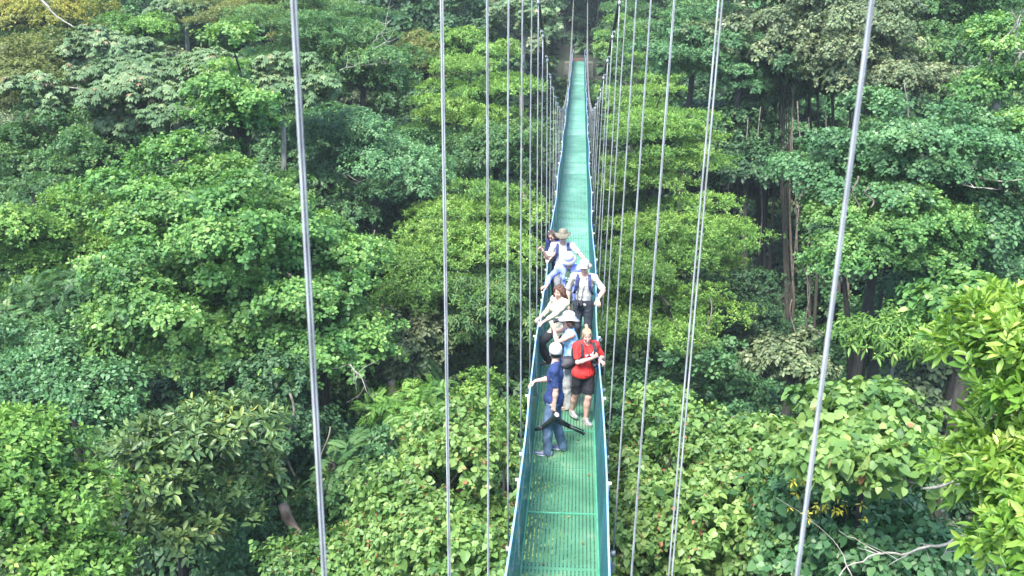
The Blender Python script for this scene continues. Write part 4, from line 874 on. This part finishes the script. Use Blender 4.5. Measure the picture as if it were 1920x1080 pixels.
# ---------------------------------------------------------------- trees one can tell apart
def bare(root, c, off, g, R, B, n=5, mat=None, name='bare_twigs', cx=.2, cz=.35, spread=.45, r=.03):
    mb = MB(); vd = unit(CAM-c)
    for i in range(n):
        a = np.array([g.normal(cx, .25)*R[0], 0, g.normal(cz, .2)*R[2]]); a = a+vd*R[1]*.6
        b = a+vd*.35*R[1]+np.array([g.normal(0, spread)*R[0], 0, g.normal(.15, spread*.5)*R[2]])
        P = limb(mb, g, a, b, r, r*.4, .25, 6, 5)
        for k in (2, 3, 4, 5): limb(mb, g, P[k], P[k]+g.normal(0, .16*R[0], 3)+np.array([0, 0, .05*R[0]]), r*.5, r*.12, .2, 4, 4)
    link(name, mb.mesh(name, mat or BARKP), root, off)
BF = 'broadleaf_tree'
TREES = [
 # name, label, u, v, w, h, d, kind, leaf, scale
 (BF, 'big spreading tree with glossy leaf rosettes left of the bridge, largest crown in view', 'tree', 425, 515, 540, 470, 26, K_ROS, 'ros', 1, dict(depth=9)),
 (BF, 'narrow tree spire of glossy rosettes rising above the pale umbrella leaves', 'tree', 455, 235, 120, 290, 29, K_ROS, 'ros', 1, {}),
 (BF, 'low glossy rosette tree hanging below the big crown beside the second left wire', 'tree', 610, 640, 210, 240, 24.5, K_ROS, 'ros', 1, {}),
 ('cecropia_tree', 'pale silvery umbrella-leaved tree on the upper left slope, the widest of its kind', 'tree', 330, 190, 400, 190, 35, K_CEC, 'cec', 1, dict(bark=BARKP, thin=.4, nlimb=30, rt=.2)),
 ('cecropia_tree', 'pale umbrella-leaved tree with drooping leaves just right of the glossy spire', 'tree', 530, 180, 190, 150, 34, K_CEC, 'cec', 1, dict(bark=BARKP, thin=.4, nlimb=20, rt=.14)),
 ('cecropia_tree', 'greyish umbrella-leaved tree behind the widest pale one', 'tree', 210, 115, 190, 100, 43, K_CEC, 'cec', 1, dict(bark=BARKP, rt=.15)),
 ('cecropia_tree', 'small pale umbrella tree at the top edge among dark crowns left of the cables', 'tree', 985, 35, 130, 90, 60, K_CEC, 'cec', 1.15, dict(bark=BARKP, thin=.5, nlimb=30, rt=.2)),
 ('cecropia_tree', 'pale umbrella tree at the top edge above the olive layered crowns', 'tree', 350, 28, 160, 70, 56, K_CEC, 'cec', 1.1, dict(bark=BARKP, rt=.2)),
 (BF, 'rounded olive tree at the left edge under the yellowing one', 'tree', 50, 165, 230, 210, 42, K_DEN, 'oliv', 1, {}),
 (BF, 'yellowing thin-crowned tree in the top left corner', 'tree', 70, 30, 260, 110, 52, K_DEN, 'yel', 1.05, {}),
 (BF, 'lime green tree standing between two pale umbrella trees near the top', 'tree', 275, 62, 150, 70, 48, K_ROS, 'bri', 1, {}),
 (BF, 'broad layered tree with pale leaf tips at the top left of the bridge', 'tree', 600, 70, 330, 200, 46, K_LAY, 'den', 1.2, dict(depth=9)),
 (BF, 'layered tree with yellow tipped tiers behind the pale umbrella trees', 'tree', 500, 30, 260, 130, 54, K_LAY, 'oliv', 1.2, {}),
 (BF, 'dark green tree with bare white twigs on its top near the upper cables', 'tree', 680, 140, 200, 180, 43, K_DEN, 'den', 1, dict(extra=lambda *a: bare(*a, n=7, r=.03))),
 (BF, 'dense domed mid green tree between the first and second left wires', 'tree', 705, 300, 280, 220, 38, K_DEN, 'teal', .95, dict(depth=8, extra=lambda *a: bare(*a, n=3, cx=-.1, cz=-.5, r=.03))),
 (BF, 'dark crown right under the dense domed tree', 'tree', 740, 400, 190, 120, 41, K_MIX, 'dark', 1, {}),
 (BF, 'knobbly yellow green tree crossed by the second left wire near the top', 'tree', 800, 110, 150, 110, 48, K_DEN, 'oliv', .9, {}),
 (BF, 'rounded yellow green crown highest beside the inner left wires', 'tree', 880, 100, 130, 90, 47, K_DEN, 'lay', .9, {}),
 (BF, 'layered yellow green tree in the upper middle just left of the bridge', 'tree', 880, 210, 250, 180, 42, K_LAY, 'lay', 1.1, {}),
 (BF, 'layered lime tree left of the bridge with wide flat tiers', 'tree', 885, 400, 240, 150, 35, K_LAY, 'lay', 1, {}),
 (BF, 'layered lime tree low left of the bridge above the dark hollow', 'tree', 835, 475, 300, 190, 33, K_LAY, 'lay', 1, dict(depth=6)),
 (BF, 'green tree behind the lime tiers left of the bridge', 'tree', 930, 300, 170, 150, 40, K_DEN, 'den', 1, {}),
 (BF, 'shaded small-leaved tree close left of the people on the bridge', 'tree', 920, 590, 170, 190, 31, K_WISP, 'den', 1, {}),
 (BF, 'blue grey big-leaved tree low in the dark hollow', 'tree', 745, 660, 170, 200, 31, K_MIX, 'gry', .9, {}),
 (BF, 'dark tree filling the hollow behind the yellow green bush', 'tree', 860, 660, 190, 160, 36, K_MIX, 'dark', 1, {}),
 (BF, 'mid green small-leaved tree on the far left slope', 'tree', 110, 310, 330, 200, 35, K_FINE, 'den', 1.5, {}),
 (BF, 'pale green feathery tree on the far left slope', 'tree', 60, 260, 200, 90, 38, K_FINE, 'gry', 1.6, {}),
 (BF, 'fresh green small-leaved tree at the left edge halfway up', 'tree', 70, 470, 230, 240, 29, K_FINE, 'bri', 1.35, {}),
 (BF, 'shaded tree with long feather leaves left of the olive rosette tree', 'tree', 130, 600, 240, 170, 26, K_PIN, 'den', .8, {}),
 (BF, 'dark blue green tree in shade at the left edge', 'tree', 60, 690, 240, 170, 24, K_FINE, 'teal', 1.4, {}),
 (BF, 'shaded green tree left above the olive rosette tree', 'tree', 160, 770, 200, 190, 22, K_FINE, 'teal', 1.3, {}),
 ('magnolia_tree', 'olive leathery-leaved tree with long leaf stars in the lower left', 'tree', 335, 890, 290, 320, 18.5, K_MAG, 'mag', 1, dict(depth=3.4)),
 (BF, 'bright lime tree filling the bottom left corner', 'tree', 20, 930, 280, 330, 14.5, K_BRI, 'bri', 1, dict(depth=3)),
 (BF, 'bright lime tree at the bottom edge right of the corner one', 'tree', 130, 1075, 210, 140, 14, K_BRI, 'bri', 1, {}),
 ('vine_clad_tree', 'dark vine-wrapped tree column below the glossy rosette crown', 'tree', 515, 850, 130, 330, 22, K_MIX, 'dark', .55, dict(depth=2)),
 ('vine_clad_tree', 'dark leafy column between the olive tree and the vine-wrapped column', 'tree', 440, 1010, 120, 260, 21, K_MIX, 'teal', .5, dict(depth=2)),
 (BF, 'shadowed tree under the right side of the glossy crown', 'tree', 690, 560, 120, 230, 34, K_MIX, 'dark', .9, {}),
 # right side
 (BF, 'layered tree with many flat tiers just right of the bridge', 'tree', 1225, 280, 250, 250, 38, K_LAY, 'lay', 1.05, dict(depth=7)),
 (BF, 'layered tree with wide tiers reaching toward the dark trunks', 'tree', 1268, 450, 255, 200, 35, K_LAY, 'lay', 1, dict(depth=7)),
 (BF, 'lower layered tree right of the people on the bridge', 'tree', 1225, 590, 265, 220, 32, K_LAY, 'lay', .95, dict(depth=6)),
 (BF, 'green layered tree tight against the right side of the bridge', 'tree', 1150, 420, 120, 260, 40, K_LAY, 'den', 1, {}),
 (BF, 'small lime tree beside the far right handrail', 'tree', 1150, 90, 120, 90, 66, K_ROS, 'bri', 1.2, {}),
 (BF, 'small green tree behind the lime one by the far right handrail', 'tree', 1195, 160, 150, 110, 58, K_LAY, 'lay', 1.2, {}),
 (BF, 'blue green round-headed tree between the two inner right wires', 'tree', 1300, 110, 200, 170, 44, K_ROS, 'teal', .95, {}),
 (BF, 'teal tree hanging over the dark trunks on the right', 'tree', 1390, 130, 150, 150, 42, K_ROS, 'teal', .95, {}),
 (BF, 'tall grey olive tree with a ragged crown at the top right of the bridge', 'tree', 1470, 60, 300, 200, 43, K_MIX, 'gry', .9, dict(depth=6)),
 (BF, 'grey green tree against the thick right wire near the top', 'tree', 1620, 110, 300, 230, 40, K_MIX, 'gry', .85, dict(depth=6)),
 (BF, 'deep green tree at the top right corner', 'tree', 1790, 60, 260, 200, 44, K_MIX, 'den', .9, {}),
 (BF, 'tree with bare pale limbs at the right edge near the top', 'tree', 1880, 130, 150, 200, 33, K_MIX, 'ros', .85, dict(bark=BARKP, extra=lambda *a: bare(*a, n=4, r=.04, cx=-.1))),
 (BF, 'broad fresh green tree right of the thick wire, widest on the right slope', 'tree', 1700, 300, 480, 210, 28, K_ROS, 'teal', .9, dict(depth=6, extra=lambda *a: bare(*a, n=3, r=.03, cx=.5, cz=-.1))),
 (BF, 'fresh green tree below the widest right slope crown', 'tree', 1650, 430, 300, 190, 27, K_ROS, 'ros', .85, dict(depth=5)),
 (BF, 'shaded green tree at the right edge halfway up', 'tree', 1840, 430, 230, 230, 28, K_MIX, 'teal', .8, {}),
 (BF, 'bright green tree at the right edge above the large sunlit shrub', 'tree', 1880, 270, 150, 160, 29, K_ROS, 'ros', .85, {}),
 (BF, 'dark hanging tree under the fresh green ones', 'tree', 1780, 560, 240, 130, 29, K_MIX, 'teal', .8, {}),
 (BF, 'dark big-leaved small tree at the foot of the dark trunks', 'tree', 1490, 665, 150, 100, 27, K_MIX, 'gry', .75, {}),
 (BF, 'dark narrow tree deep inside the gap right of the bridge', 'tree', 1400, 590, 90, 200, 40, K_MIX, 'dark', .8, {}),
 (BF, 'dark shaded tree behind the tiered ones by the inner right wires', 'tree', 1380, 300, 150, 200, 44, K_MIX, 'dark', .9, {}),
 ('willowy_shrub', 'wispy light green shrub with drooping narrow leaves right of the dark hollow', 'shrub', 1680, 635, 230, 110, 20, K_WISP, 'lay', .9, dict(bark=BARKP, thin=.5, rt=.05)),
 ('willowy_shrub', 'light green shrub with larger leaves below the right edge trees', 'shrub', 1830, 590, 180, 190, 17, K_MIX, 'ros', .8, {}),
 ('heart_leaf_shrub', 'mass of heart-shaped leaves low on the left of the bridge', 'shrub', 845, 975, 320, 270, 17, K_HEART, 'hea', 1, dict(depth=5, rt=.08)),
 ('heart_leaf_shrub', 'heart-leaved shrub at the bottom edge left of the bridge', 'shrub', 715, 1090, 320, 190, 16, K_HEART, 'hea', 1, dict(depth=4, rt=.08)),
 ('heart_leaf_shrub', 'heart-leaved shrub right beside the left mesh at the bottom', 'shrub', 930, 1060, 230, 200, 16, K_HEART, 'hea', 1, dict(depth=4, rt=.08)),
 ('heart_leaf_shrub', 'mass of heart-shaped leaves low on the right of the bridge', 'shrub', 1255, 905, 320, 220, 16.5, K_HEART, 'hea', 1, dict(depth=5, rt=.08)),
 ('heart_leaf_shrub', 'heart-leaved shrub with hollow shade at the bottom edge right of the bridge', 'shrub', 1230, 1060, 330, 220, 15.5, K_HEART, 'hea', 1, dict(depth=4, rt=.08)),
 ('heart_leaf_shrub', 'heart-leaved shrub between the two thick right wires', 'shrub', 1430, 950, 260, 290, 15.5, K_HEART, 'hea', 1, dict(depth=4, rt=.08)),
 ('heart_leaf_shrub', 'large-leaved pale shrub right of the thick right wire', 'shrub', 1625, 830, 320, 150, 12.5, K_BIGH, 'hea', .9, dict(depth=3, rt=.06)),
 ('heart_leaf_shrub', 'dark round-leaved shrub under the large-leaved pale one', 'shrub', 1600, 985, 330, 190, 13.5, K_BIGH, 'teal', .7, dict(depth=3, rt=.06)),
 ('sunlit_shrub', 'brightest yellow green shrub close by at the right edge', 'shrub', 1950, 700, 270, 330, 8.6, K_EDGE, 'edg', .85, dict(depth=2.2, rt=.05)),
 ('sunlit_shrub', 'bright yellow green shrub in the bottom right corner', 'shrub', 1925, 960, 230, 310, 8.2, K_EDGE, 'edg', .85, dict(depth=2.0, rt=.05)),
 ('small_leaf_shrub', 'round yellow green little bush in the dark hollow left of the bridge', 'shrub', 900, 730, 84, 84, 26, K_FINE, 'lay', 1, dict(rt=.05)),
 ('small_leaf_shrub', 'low pale green bush just above the left heart-leaved mass', 'shrub', 945, 785, 130, 60, 22, K_FINE, 'lay', 1, dict(rt=.05)),
 ('feathery_tree', 'little feather-leaved tree below the dark hollow', 'tree', 770, 770, 160, 110, 24, K_PIN, 'pin', .8, {}),
 ('small_leaf_shrub', 'shaded green shrub between the second left wire and the heart leaves', 'shrub', 640, 960, 170, 190, 21, K_FINE, 'den', 1.3, {}),
 ('small_leaf_shrub', 'blue green shrub beside the tree ferns', 'shrub', 690, 860, 120, 120, 22, K_FINE, 'teal', 1.3, {}),
 ('small_leaf_shrub', 'fresh shrub at the foot of the lowest thick wire on the left', 'shrub', 590, 1060, 150, 110, 19, K_FINE, 'ros', 1.3, {}),
 ('small_leaf_shrub', 'spiky dark shrub at the bottom edge right of the fallen branch', 'shrub', 1690, 1050, 230, 110, 14, K_WISP, 'teal', .8, {}),
]
for (nm, lb, cat, u, v, w, h, d, K, mt, sc, kw) in TREES: tree(nm, lb, cat, u, v, w, h, d, K, mt, sc=sc, **kw)

# ---------------------------------------------------------------- the forest behind and beneath: shared crowns, each tree its own object
BK = []
for i, (K, mt, R, sc) in enumerate([(K_MIX, 'dark', (4.6, 4.6, 4.0), 1.35), (K_DEN, 'dark', (4.4, 4.4, 3.6), 1.5), (K_LAY, 'den', (4.8, 4.8, 3.4), 1.6), (K_ROS, 'teal', (4.3, 4.3, 4.2), 1.3), (K_MIX, 'gry', (4.5, 4.5, 4.4), 1.3)]):
    Kk = dict(K); Kk['L'] *= sc; Kk['sp'] *= sc; g = np.random.default_rng(900+i)
    me, B = crown_mesh('crown', 900+i, R, Kk, LM[mt]); tm = trunk_mesh(g, B, (0, 0, -16), .2, BARK, R, 16); BK.append((me, tm))
g = np.random.default_rng(55)
names = ['dark big-leaved forest tree standing behind the ones in front', 'dark dense forest tree on the slope behind', 'layered green forest tree on the slope behind', 'blue green forest tree on the slope behind', 'grey olive forest tree on the slope behind']
spots = []
def canopy(u, v, d, dark): spots.append((u, v, d, dark))
for v, d, st in ((-60, 92, 60), (40, 78, 95), (130, 60, 120), (240, 54, 140), (360, 48, 160), (480, 44, 170), (600, 40, 185), (720, 35, 200), (850, 30, 230), (990, 27, 260), (1120, 25, 280)):
    u = -150+g.uniform(0, st)
    while u < 2080:
        uu, vv, dd = u+g.normal(0, st*.15), v+g.normal(0, 18), d+g.uniform(0, 6)
        u += st
        if 940 < uu < 1240 and vv < 330: continue
        if 1320 < uu < 1620 and 260 < vv < 780: continue
        if 660 < uu < 860 and 540 < vv < 760: continue     # the clearing of the bridge
        canopy(uu, vv, dd, dd < 50)
spots += [(1340, 330, 62, True), (1420, 300, 64, True), (1500, 330, 62, True), (1580, 300, 60, True), (1370, 430, 58, True), (1460, 450, 60, True), (1550, 430, 58, True), (1400, 540, 54, True), (1500, 560, 54, True), (1600, 560, 50, True), (1420, 660, 48, True), (1530, 670, 46, True), (700, 620, 46, True), (800, 600, 48, True), (760, 700, 44, True)]
for i, (u, v, d, dark) in enumerate(spots):
    c = at(u, v, d); k = int(g.choice([0, 0, 1, 1, 3, 4] if dark else [0, 1, 2, 3, 4])); s = g.uniform(.75, 1.1)*(d/60)**.35
    gz = float(ground_z(c[0], c[1])); me, tm = BK[k]
    if abs(c[0]-DX) < 5*s+1 and c[1] < 90 and c[2]+4*s > -2: continue
    if 990 < u < 1180: s *= .7
    root = empty('forest_tree', (c[0], c[1], c[2]-16*s), g.uniform(0, 6.28)); root.scale = (s, s, s)
    tag(root, names[k], 'tree', 'forest trees filling the slopes, '+['big-leaved', 'dense', 'layered', 'blue green', 'grey olive'][k])
    link('crown', me, root, (0, 0, 16)); link('trunk', tm, root, (0, 0, 16))
# dark wall of trees either side of the far landing
for x, y, z, s in ((-5.6, 93, 2.5, .75), (5.6, 94, 2.3, .75), (-8.4, 86, -3.0, .8), (8.6, 87, -2.6, .8), (-3.4, 101, 4.5, .8), (3.4, 102, 4.8, .8), (-8, 99, 5, 1.0), (8, 100, 5, 1.0), (0, 103, 5.4, .8), (0, 112, 8, 1.0), (-1.5, 97, 8.5, .6), (1.6, 96.5, 8.2, .6), (-8.6, 78, -5.5, .8), (8.6, 79, -5.5, .8), (0, 99.5, 1.5, .55), (-5.2, 71, -8.5, .75), (5.4, 70, -8.5, .75), (-1, 64, -10, .7), (3.2, 60, -10.5, .75), (-5, 58, -10, .8), (-6.5, 64, -8, .8), (7.5, 62, -8.5, .8), (-2.6, 76, -8.6, .7), (3.0, 78, -8.4, .7), (-3.4, 84, -6.4, .6), (3.6, 84.5, -6.4, .6), (-9, 70, -5, .85), (-11, 80, -2, .9), (10.5, 72, -5, .85)):
    me, tm = BK[0]; root = empty('forest_tree', (x, y, z-16*s), x); root.scale = (s, s, s)
    tag(root, names[0], 'tree', 'forest trees filling the slopes, big-leaved'); link('crown', me, root, (0, 0, 16)); link('trunk', tm, root, (0, 0, 16))
# ---------------------------------------------------------------- undergrowth
g = np.random.default_rng(77); n = 9000
x = g.uniform(-45, 45, n); y = g.uniform(8, 130, n); ok = (np.abs(x) > 1.6) | (y < 86) | (y > 93); x, y = x[ok], y[ok]
x = np.concatenate([x, g.uniform(-9, 9, 2500)]); y = np.concatenate([y, g.uniform(55, 87, 2500)])
C = np.stack([x, y, ground_z(x, y)+g.uniform(.1, .9, len(x))], 1)
parts = rosettes(g, C, unit(g.normal(0, .25, (len(C), 3))+np.array([0, 0, 1.])), g.uniform(0, 1, len(C)), dict(nl=9, el=.35, L=.75, shape='oval', droop=.5, vary=1))
tag(link('undergrowth', leaves_mesh('undergrowth', parts, LM['dark'])), 'broad-leaved undergrowth covering the ravine floor', 'undergrowth', kind='stuff')
# ---------------------------------------------------------------- stems, vines, dead wood, ferns
stems = [(1415, 250, 730, 41, .10), (1436, 200, 700, 40, .07), (1468, 150, 700, 39, .085), (1480, 200, 560, 38, .05), (1455, 180, 640, 40, .06), (1508, 240, 720, 40, .09), (1530, 150, 760, 39, .07), (1560, 180, 720, 38, .08), (1400, 380, 700, 37, .12), (1590, 200, 640, 38, .06), (1377, 330, 720, 39, .08), (1620, 560, 740, 30, .08), (1345, 300, 760, 42, .07), (1575, 520, 760, 32, .1)]
for i, (u, v0, v1, d, r) in enumerate(stems):
    a = at(u+g.uniform(-14, 14), v1, d+3); b = at(u, max(v0, 190), d+4); gz = float(ground_z(a[0], a[1])); 
    root = empty('slender_tree', (a[0], a[1], gz)); tag(root, 'slender bare trunk rising in the dark gap right of the bridge' if i != 2 else 'thickest fluted brown trunk in the dark gap right of the bridge', 'tree', 'slender trunks in the dark gap' if i != 2 else None)
    mb = MB(); o = np.array([a[0], a[1], gz]); top = b+np.array([0, 0, 1.5])
    P = [np.array([0, 0, -.3])]+[(a*(1-t)+top*t)-o+np.array([math.sin(t*4+i)*.14, 0, 0]) for t in np.linspace(.0, 1, 10)]
    mb.tube(P, list(np.linspace(r*1.2, r*.75, len(P))), 8)
    if i == 2:
        for q in (-.1, .09, .16): mb.tube([p+np.array([q*(1+.4*math.sin(k)), -.1, 0]) for k, p in enumerate(P)], r*.3, 6)
    link('trunk', mb.mesh('trunk', noise_mat('bark_tan', (.04, .032, .022), (.1, .08, .055), 6, .9, .5, (3, 3, .5)) if i in (3, 9) else BARK), root)
    Kc = dict(K_MIX); Kc['L'] = .2; Kc['sp'] = .3
    me, B = crown_mesh('crown', 300+i, (1.1, 1.1, .9), Kc, LM['dark']); link('crown', me, root, Vector(top-o))
vn = [(1330, 120, 380, 38), (1372, 160, 470, 37), (1398, 150, 520, 36), (1425, 130, 420, 36), (1490, 150, 500, 36), (1500, 120, 430, 35), (1518, 150, 560, 36), (1545, 130, 480, 35), (1602, 330, 400, 26), (1625, 350, 390, 25.5), (1488, 560, 690, 28), (1508, 480, 620, 29), (1700, 160, 330, 33), (1330, 560, 690, 30), (610, 800, 960, 20), (655, 500, 700, 30), (705, 430, 560, 35), (690, 700, 820, 24), (245, 600, 720, 24), (540, 740, 900, 20.5)]
for i, (u, v0, v1, d) in enumerate(vn):
    if 1310 < u < 1560 and v0 < 300: v0 += 70; v1 += 60; d += 5
    a, b = at(u, v0, d), at(u+g.uniform(-10, 10), v1, d); r = g.uniform(.014, .028)
    mb = MB(); mb.tube([Vector((a*(1-t)+b*t)-b)+Vector((math.sin(t*7+i)*.1, math.cos(t*5+i)*.08, 0)) for t in np.linspace(0, 1, 12)], r, 5)
    o = link('hanging_vine', mb.mesh('hanging_vine', noise_mat('vine_bark', (.05, .04, .03), (.16, .14, .11), 9, .9, .2) if i < 1 else bpy.data.materials['vine_bark'])); o.location = b
    tag(o, 'thin bare vine hanging straight down in front of shaded foliage', 'vine', 'thin vines hanging in the shade')
def dead(name, label, pts, r, tw, mat=BARKP, n=7):
    """pts: (u, v, d)"""
    W = [at(*p) for p in pts]; o = W[0]; mb = MB(); P = []
    for i in range(len(W)-1):
        for t in np.linspace(0, 1, 5)[:-1]: P.append(W[i]*(1-t)+W[i+1]*t+g.normal(0, .012, 3)-o)
    P.append(W[-1]-o); mb.tube(P, list(np.linspace(r, r*.3, len(P))), 7)
    for i in range(tw):
        k = g.integers(1, len(P)-1); e = P[k]+(P[min(k+1, len(P)-1)]-P[k-1])*g.uniform(.4, 1.2)+g.normal(0, .22, 3)
        q = limb(mb, g, P[k], e, r*.4, r*.15, .2, 5, 5)
        if i % 2: limb(mb, g, q[3], q[3]+g.normal(0, .25, 3), r*.25, r*.08, .2, 4, 4)
    ob = link(name, mb.mesh(name, mat)); ob.location = o; tag(ob, label, 'branch'); return ob
dead('dead_branch', 'thick pale bare branch reaching left from the bright right edge shrub', [(1835, 898, 11.5), (1760, 880, 11.6), (1700, 873, 11.8), (1650, 862, 12.0)], .045, 9, noise_mat('bark_tan_grey', (.08, .06, .045), (.22, .18, .14), 8, .9, .3))
dead('dead_branch', 'thin white broken branch under the thick pale one', [(1800, 905, 11.2), (1730, 915, 11.3), (1680, 893, 11.5)], .022, 4)
dead('dead_branch', 'long curved pale branch across the bottom right corner', [(1820, 1000, 10.5), (1760, 1022, 10.6), (1690, 1040, 10.8), (1640, 1038, 11), (1590, 1062, 11), (1560, 1100, 11)], .019, 9)
dead('dead_branch', 'bare forked white branch against the trees in the top left', [(70, -10, 44), (105, 30, 44), (140, 52, 44), (165, 45, 44)], .05, 3)
dead('dead_branch', 'tangle of bare grey twigs hanging right of the glossy rosette crown', [(655, 685, 22), (675, 705, 22), (690, 740, 22)], .02, 9)
for lb, a, b, r in (('fallen mossy log leaning in the bottom left undergrowth', (530, 950, 20), (585, 1045, 19.6), .1), ('short broken brown stump under the blue grey tree', (740, 765, 25), (731, 715, 25.3), .12)):
    A_, B_ = at(*a), at(*b); mb = MB(); mb.tube([(A_-A_)+(B_-A_)*t+g.normal(0, .02, 3) for t in np.linspace(0, 1, 7)], [r, r*1.08, r*.95, r, r*.9, r*.85, r*.6], 9)
    ob = link('fallen_log' if 'log' in lb else 'tree_stump', mb.mesh('log', noise_mat('log_bark', (.1, .06, .035), (.34, .24, .17), 5, .9, .5) if 'log' in lb else bpy.data.materials['log_bark'])); ob.location = A_; tag(ob, lb, 'log' if 'log' in lb else 'stump')
for i, (u, v, d, L, lb) in enumerate([(655, 838, 21, 1.0, 'tree fern with arching yellow green fronds by the second left wire'), (622, 868, 20.5, .9, 'tree fern with drooping fronds nearest the lowest left wire'), (785, 655, 30, 1.5, 'dark tree fern deep in the shaded hollow'), (715, 905, 21, .7, 'small fern in front of the blue green shrub')]):
    c = at(u, v, d); gz = float(ground_z(c[0], c[1])); root = empty('tree_fern', (c[0], c[1], gz)); tag(root, lb, 'fern')
    parts = rosettes(g, np.array([[0, 0, 0.]]), np.array([[0, -.2, 1.]])/1.02, np.array([.7]), dict(nl=13, el=.25, L=L*.75, shape='fine', pinnate=22, pl=.26, droop=.35))
    link('fronds', leaves_mesh('fronds', parts, LM['dark' if i == 2 else 'den']), root, (0, 0, c[2]-gz))
    mb = MB(); mb.tube([(0, 0, -.3), (.05, 0, (c[2]-gz)*.5), (0, 0, c[2]-gz)], [.12, .1, .08], 8); mb.build('trunk', BARK, root)
# yellow-leaved sprays among the round leaves
for i, (u, v) in enumerate([(1535, 860), (1548, 893), (1500, 930), (1572, 912), (1540, 948), (1590, 940), (1522, 905)]):
    c = at(u, v, 11.6); k = 7
    C = g.normal(0, .11, (k, 3)); parts = rosettes(g, C, unit(g.normal(0, .5, (k, 3))+np.array([0, -.5, .6])), g.uniform(.2, 1, k), dict(nl=6, el=.2, L=.065, shape='lance', droop=.4))
    mb = MB(); o = empty('flowering_vine', c); link('sprays', leaves_mesh('sprays', parts, LM['yfl']), o); mb.tube([(0, .1, -.4), (.03, .05, -.2), (0, 0, 0)], .005, 5); mb.build('stem', BARK, o)
    tag(o, 'spray of bright yellow leaves poking out of the dark round-leaved shrub', 'vine', 'yellow sprays among the round leaves')

g = np.random.default_rng(31); n = 70; y = g.uniform(8, 40, n); C = np.stack([DX+g.uniform(-.4, .4, n), y, deck_z(y)+.012], 1); th = g.uniform(0, 6.28, n)
P = leaf_arrays(g, C, np.stack([np.cos(th), np.sin(th), 0*th], 1), np.tile([0, 0, 1.], (n, 1)), g.uniform(.03, .07, n), 'oval', 0, .1)
tag(link('fallen_leaves', leaves_mesh('fallen_leaves', [(P, g.uniform(0, 1, n))], leaf_mat('leaf_fallen', [(0, (.1, .06, .03)), (.6, (.2, .14, .05)), (1, (.3, .28, .08))]))), 'small fallen leaves scattered on the deck', 'leaves', kind='stuff')
# ---------------------------------------------------------------- camera, light, world
cam = bpy.data.cameras.new('camera'); co = bpy.data.objects.new('camera', cam); COL.objects.link(co)
cam.sensor_width = 36; cam.lens = 36*FPX/1920; cam.clip_start = .05; cam.clip_end = 2000
M = Matrix(((CR[0], CU[0], -CF[0], 0), (CR[1], CU[1], -CF[1], 0), (CR[2], CU[2], -CF[2], CAMZ), (0, 0, 0, 1)))
co.matrix_world = M; scn.camera = co
cam.dof.use_dof = True; cam.dof.focus_distance = 16; cam.dof.aperture_fstop = 5.6
SUN_EL, SUN_AZ = rad(58), rad(205)     # azimuth from +Y clockwise: sun behind and a little left of the camera
w = bpy.data.worlds.new('World'); scn.world = w; w.use_nodes = True
n = w.node_tree.nodes; l = w.node_tree.links; n.clear()
sky = n.new('ShaderNodeTexSky'); sky.sky_type = 'NISHITA'; sky.sun_disc = False; sky.sun_elevation = SUN_EL; sky.sun_rotation = SUN_AZ
sky.dust_density = .7; sky.air_density = 1.0
bg = n.new('ShaderNodeBackground'); bg.inputs['Strength'].default_value = .15
l.new(sky.outputs[0], bg.inputs[0]); o = n.new('ShaderNodeOutputWorld'); l.new(bg.outputs[0], o.inputs['Surface'])
sl = bpy.data.lights.new('sun', 'SUN'); sl.energy = 2.7; sl.angle = rad(22); sl.color = (1, .97, .91)
so = bpy.data.objects.new('sun', sl); COL.objects.link(so)
sd = Vector((math.sin(SUN_AZ)*math.cos(SUN_EL), math.cos(SUN_AZ)*math.cos(SUN_EL), math.sin(SUN_EL)))
so.rotation_euler = sd.to_track_quat('Z', 'Y').to_euler()
scn.view_settings.view_transform = 'Standard'; scn.view_settings.look = 'None'; scn.view_settings.gamma = 1; scn.view_settings.exposure = 2.3
scn.render.engine = 'CYCLES'
cy_ = scn.cycles; cy_.max_bounces = 6; cy_.diffuse_bounces = 3; cy_.glossy_bounces = 2; cy_.transmission_bounces = 3; cy_.transparent_max_bounces = 24
cy_.use_denoising = True; cy_.caustics_reflective = False; cy_.caustics_refractive = False


m, t_, n_, l_ = nt('haze_air'); v = n_.new('ShaderNodeVolumePrincipled'); v.inputs['Density'].default_value = .00045; v.inputs['Color'].default_value = (.8, .92, .95, 1)
o = n_.new('ShaderNodeOutputMaterial'); l_.new(v.outputs[0], o.inputs['Volume'])
mb = MB(); mb.box((0, 140, 30), (480, 400, 130)); tag(mb.build('haze', m, None, False), kind='stuff')
cy_.volume_bounces = 0; cy_.volume_step_rate = 4
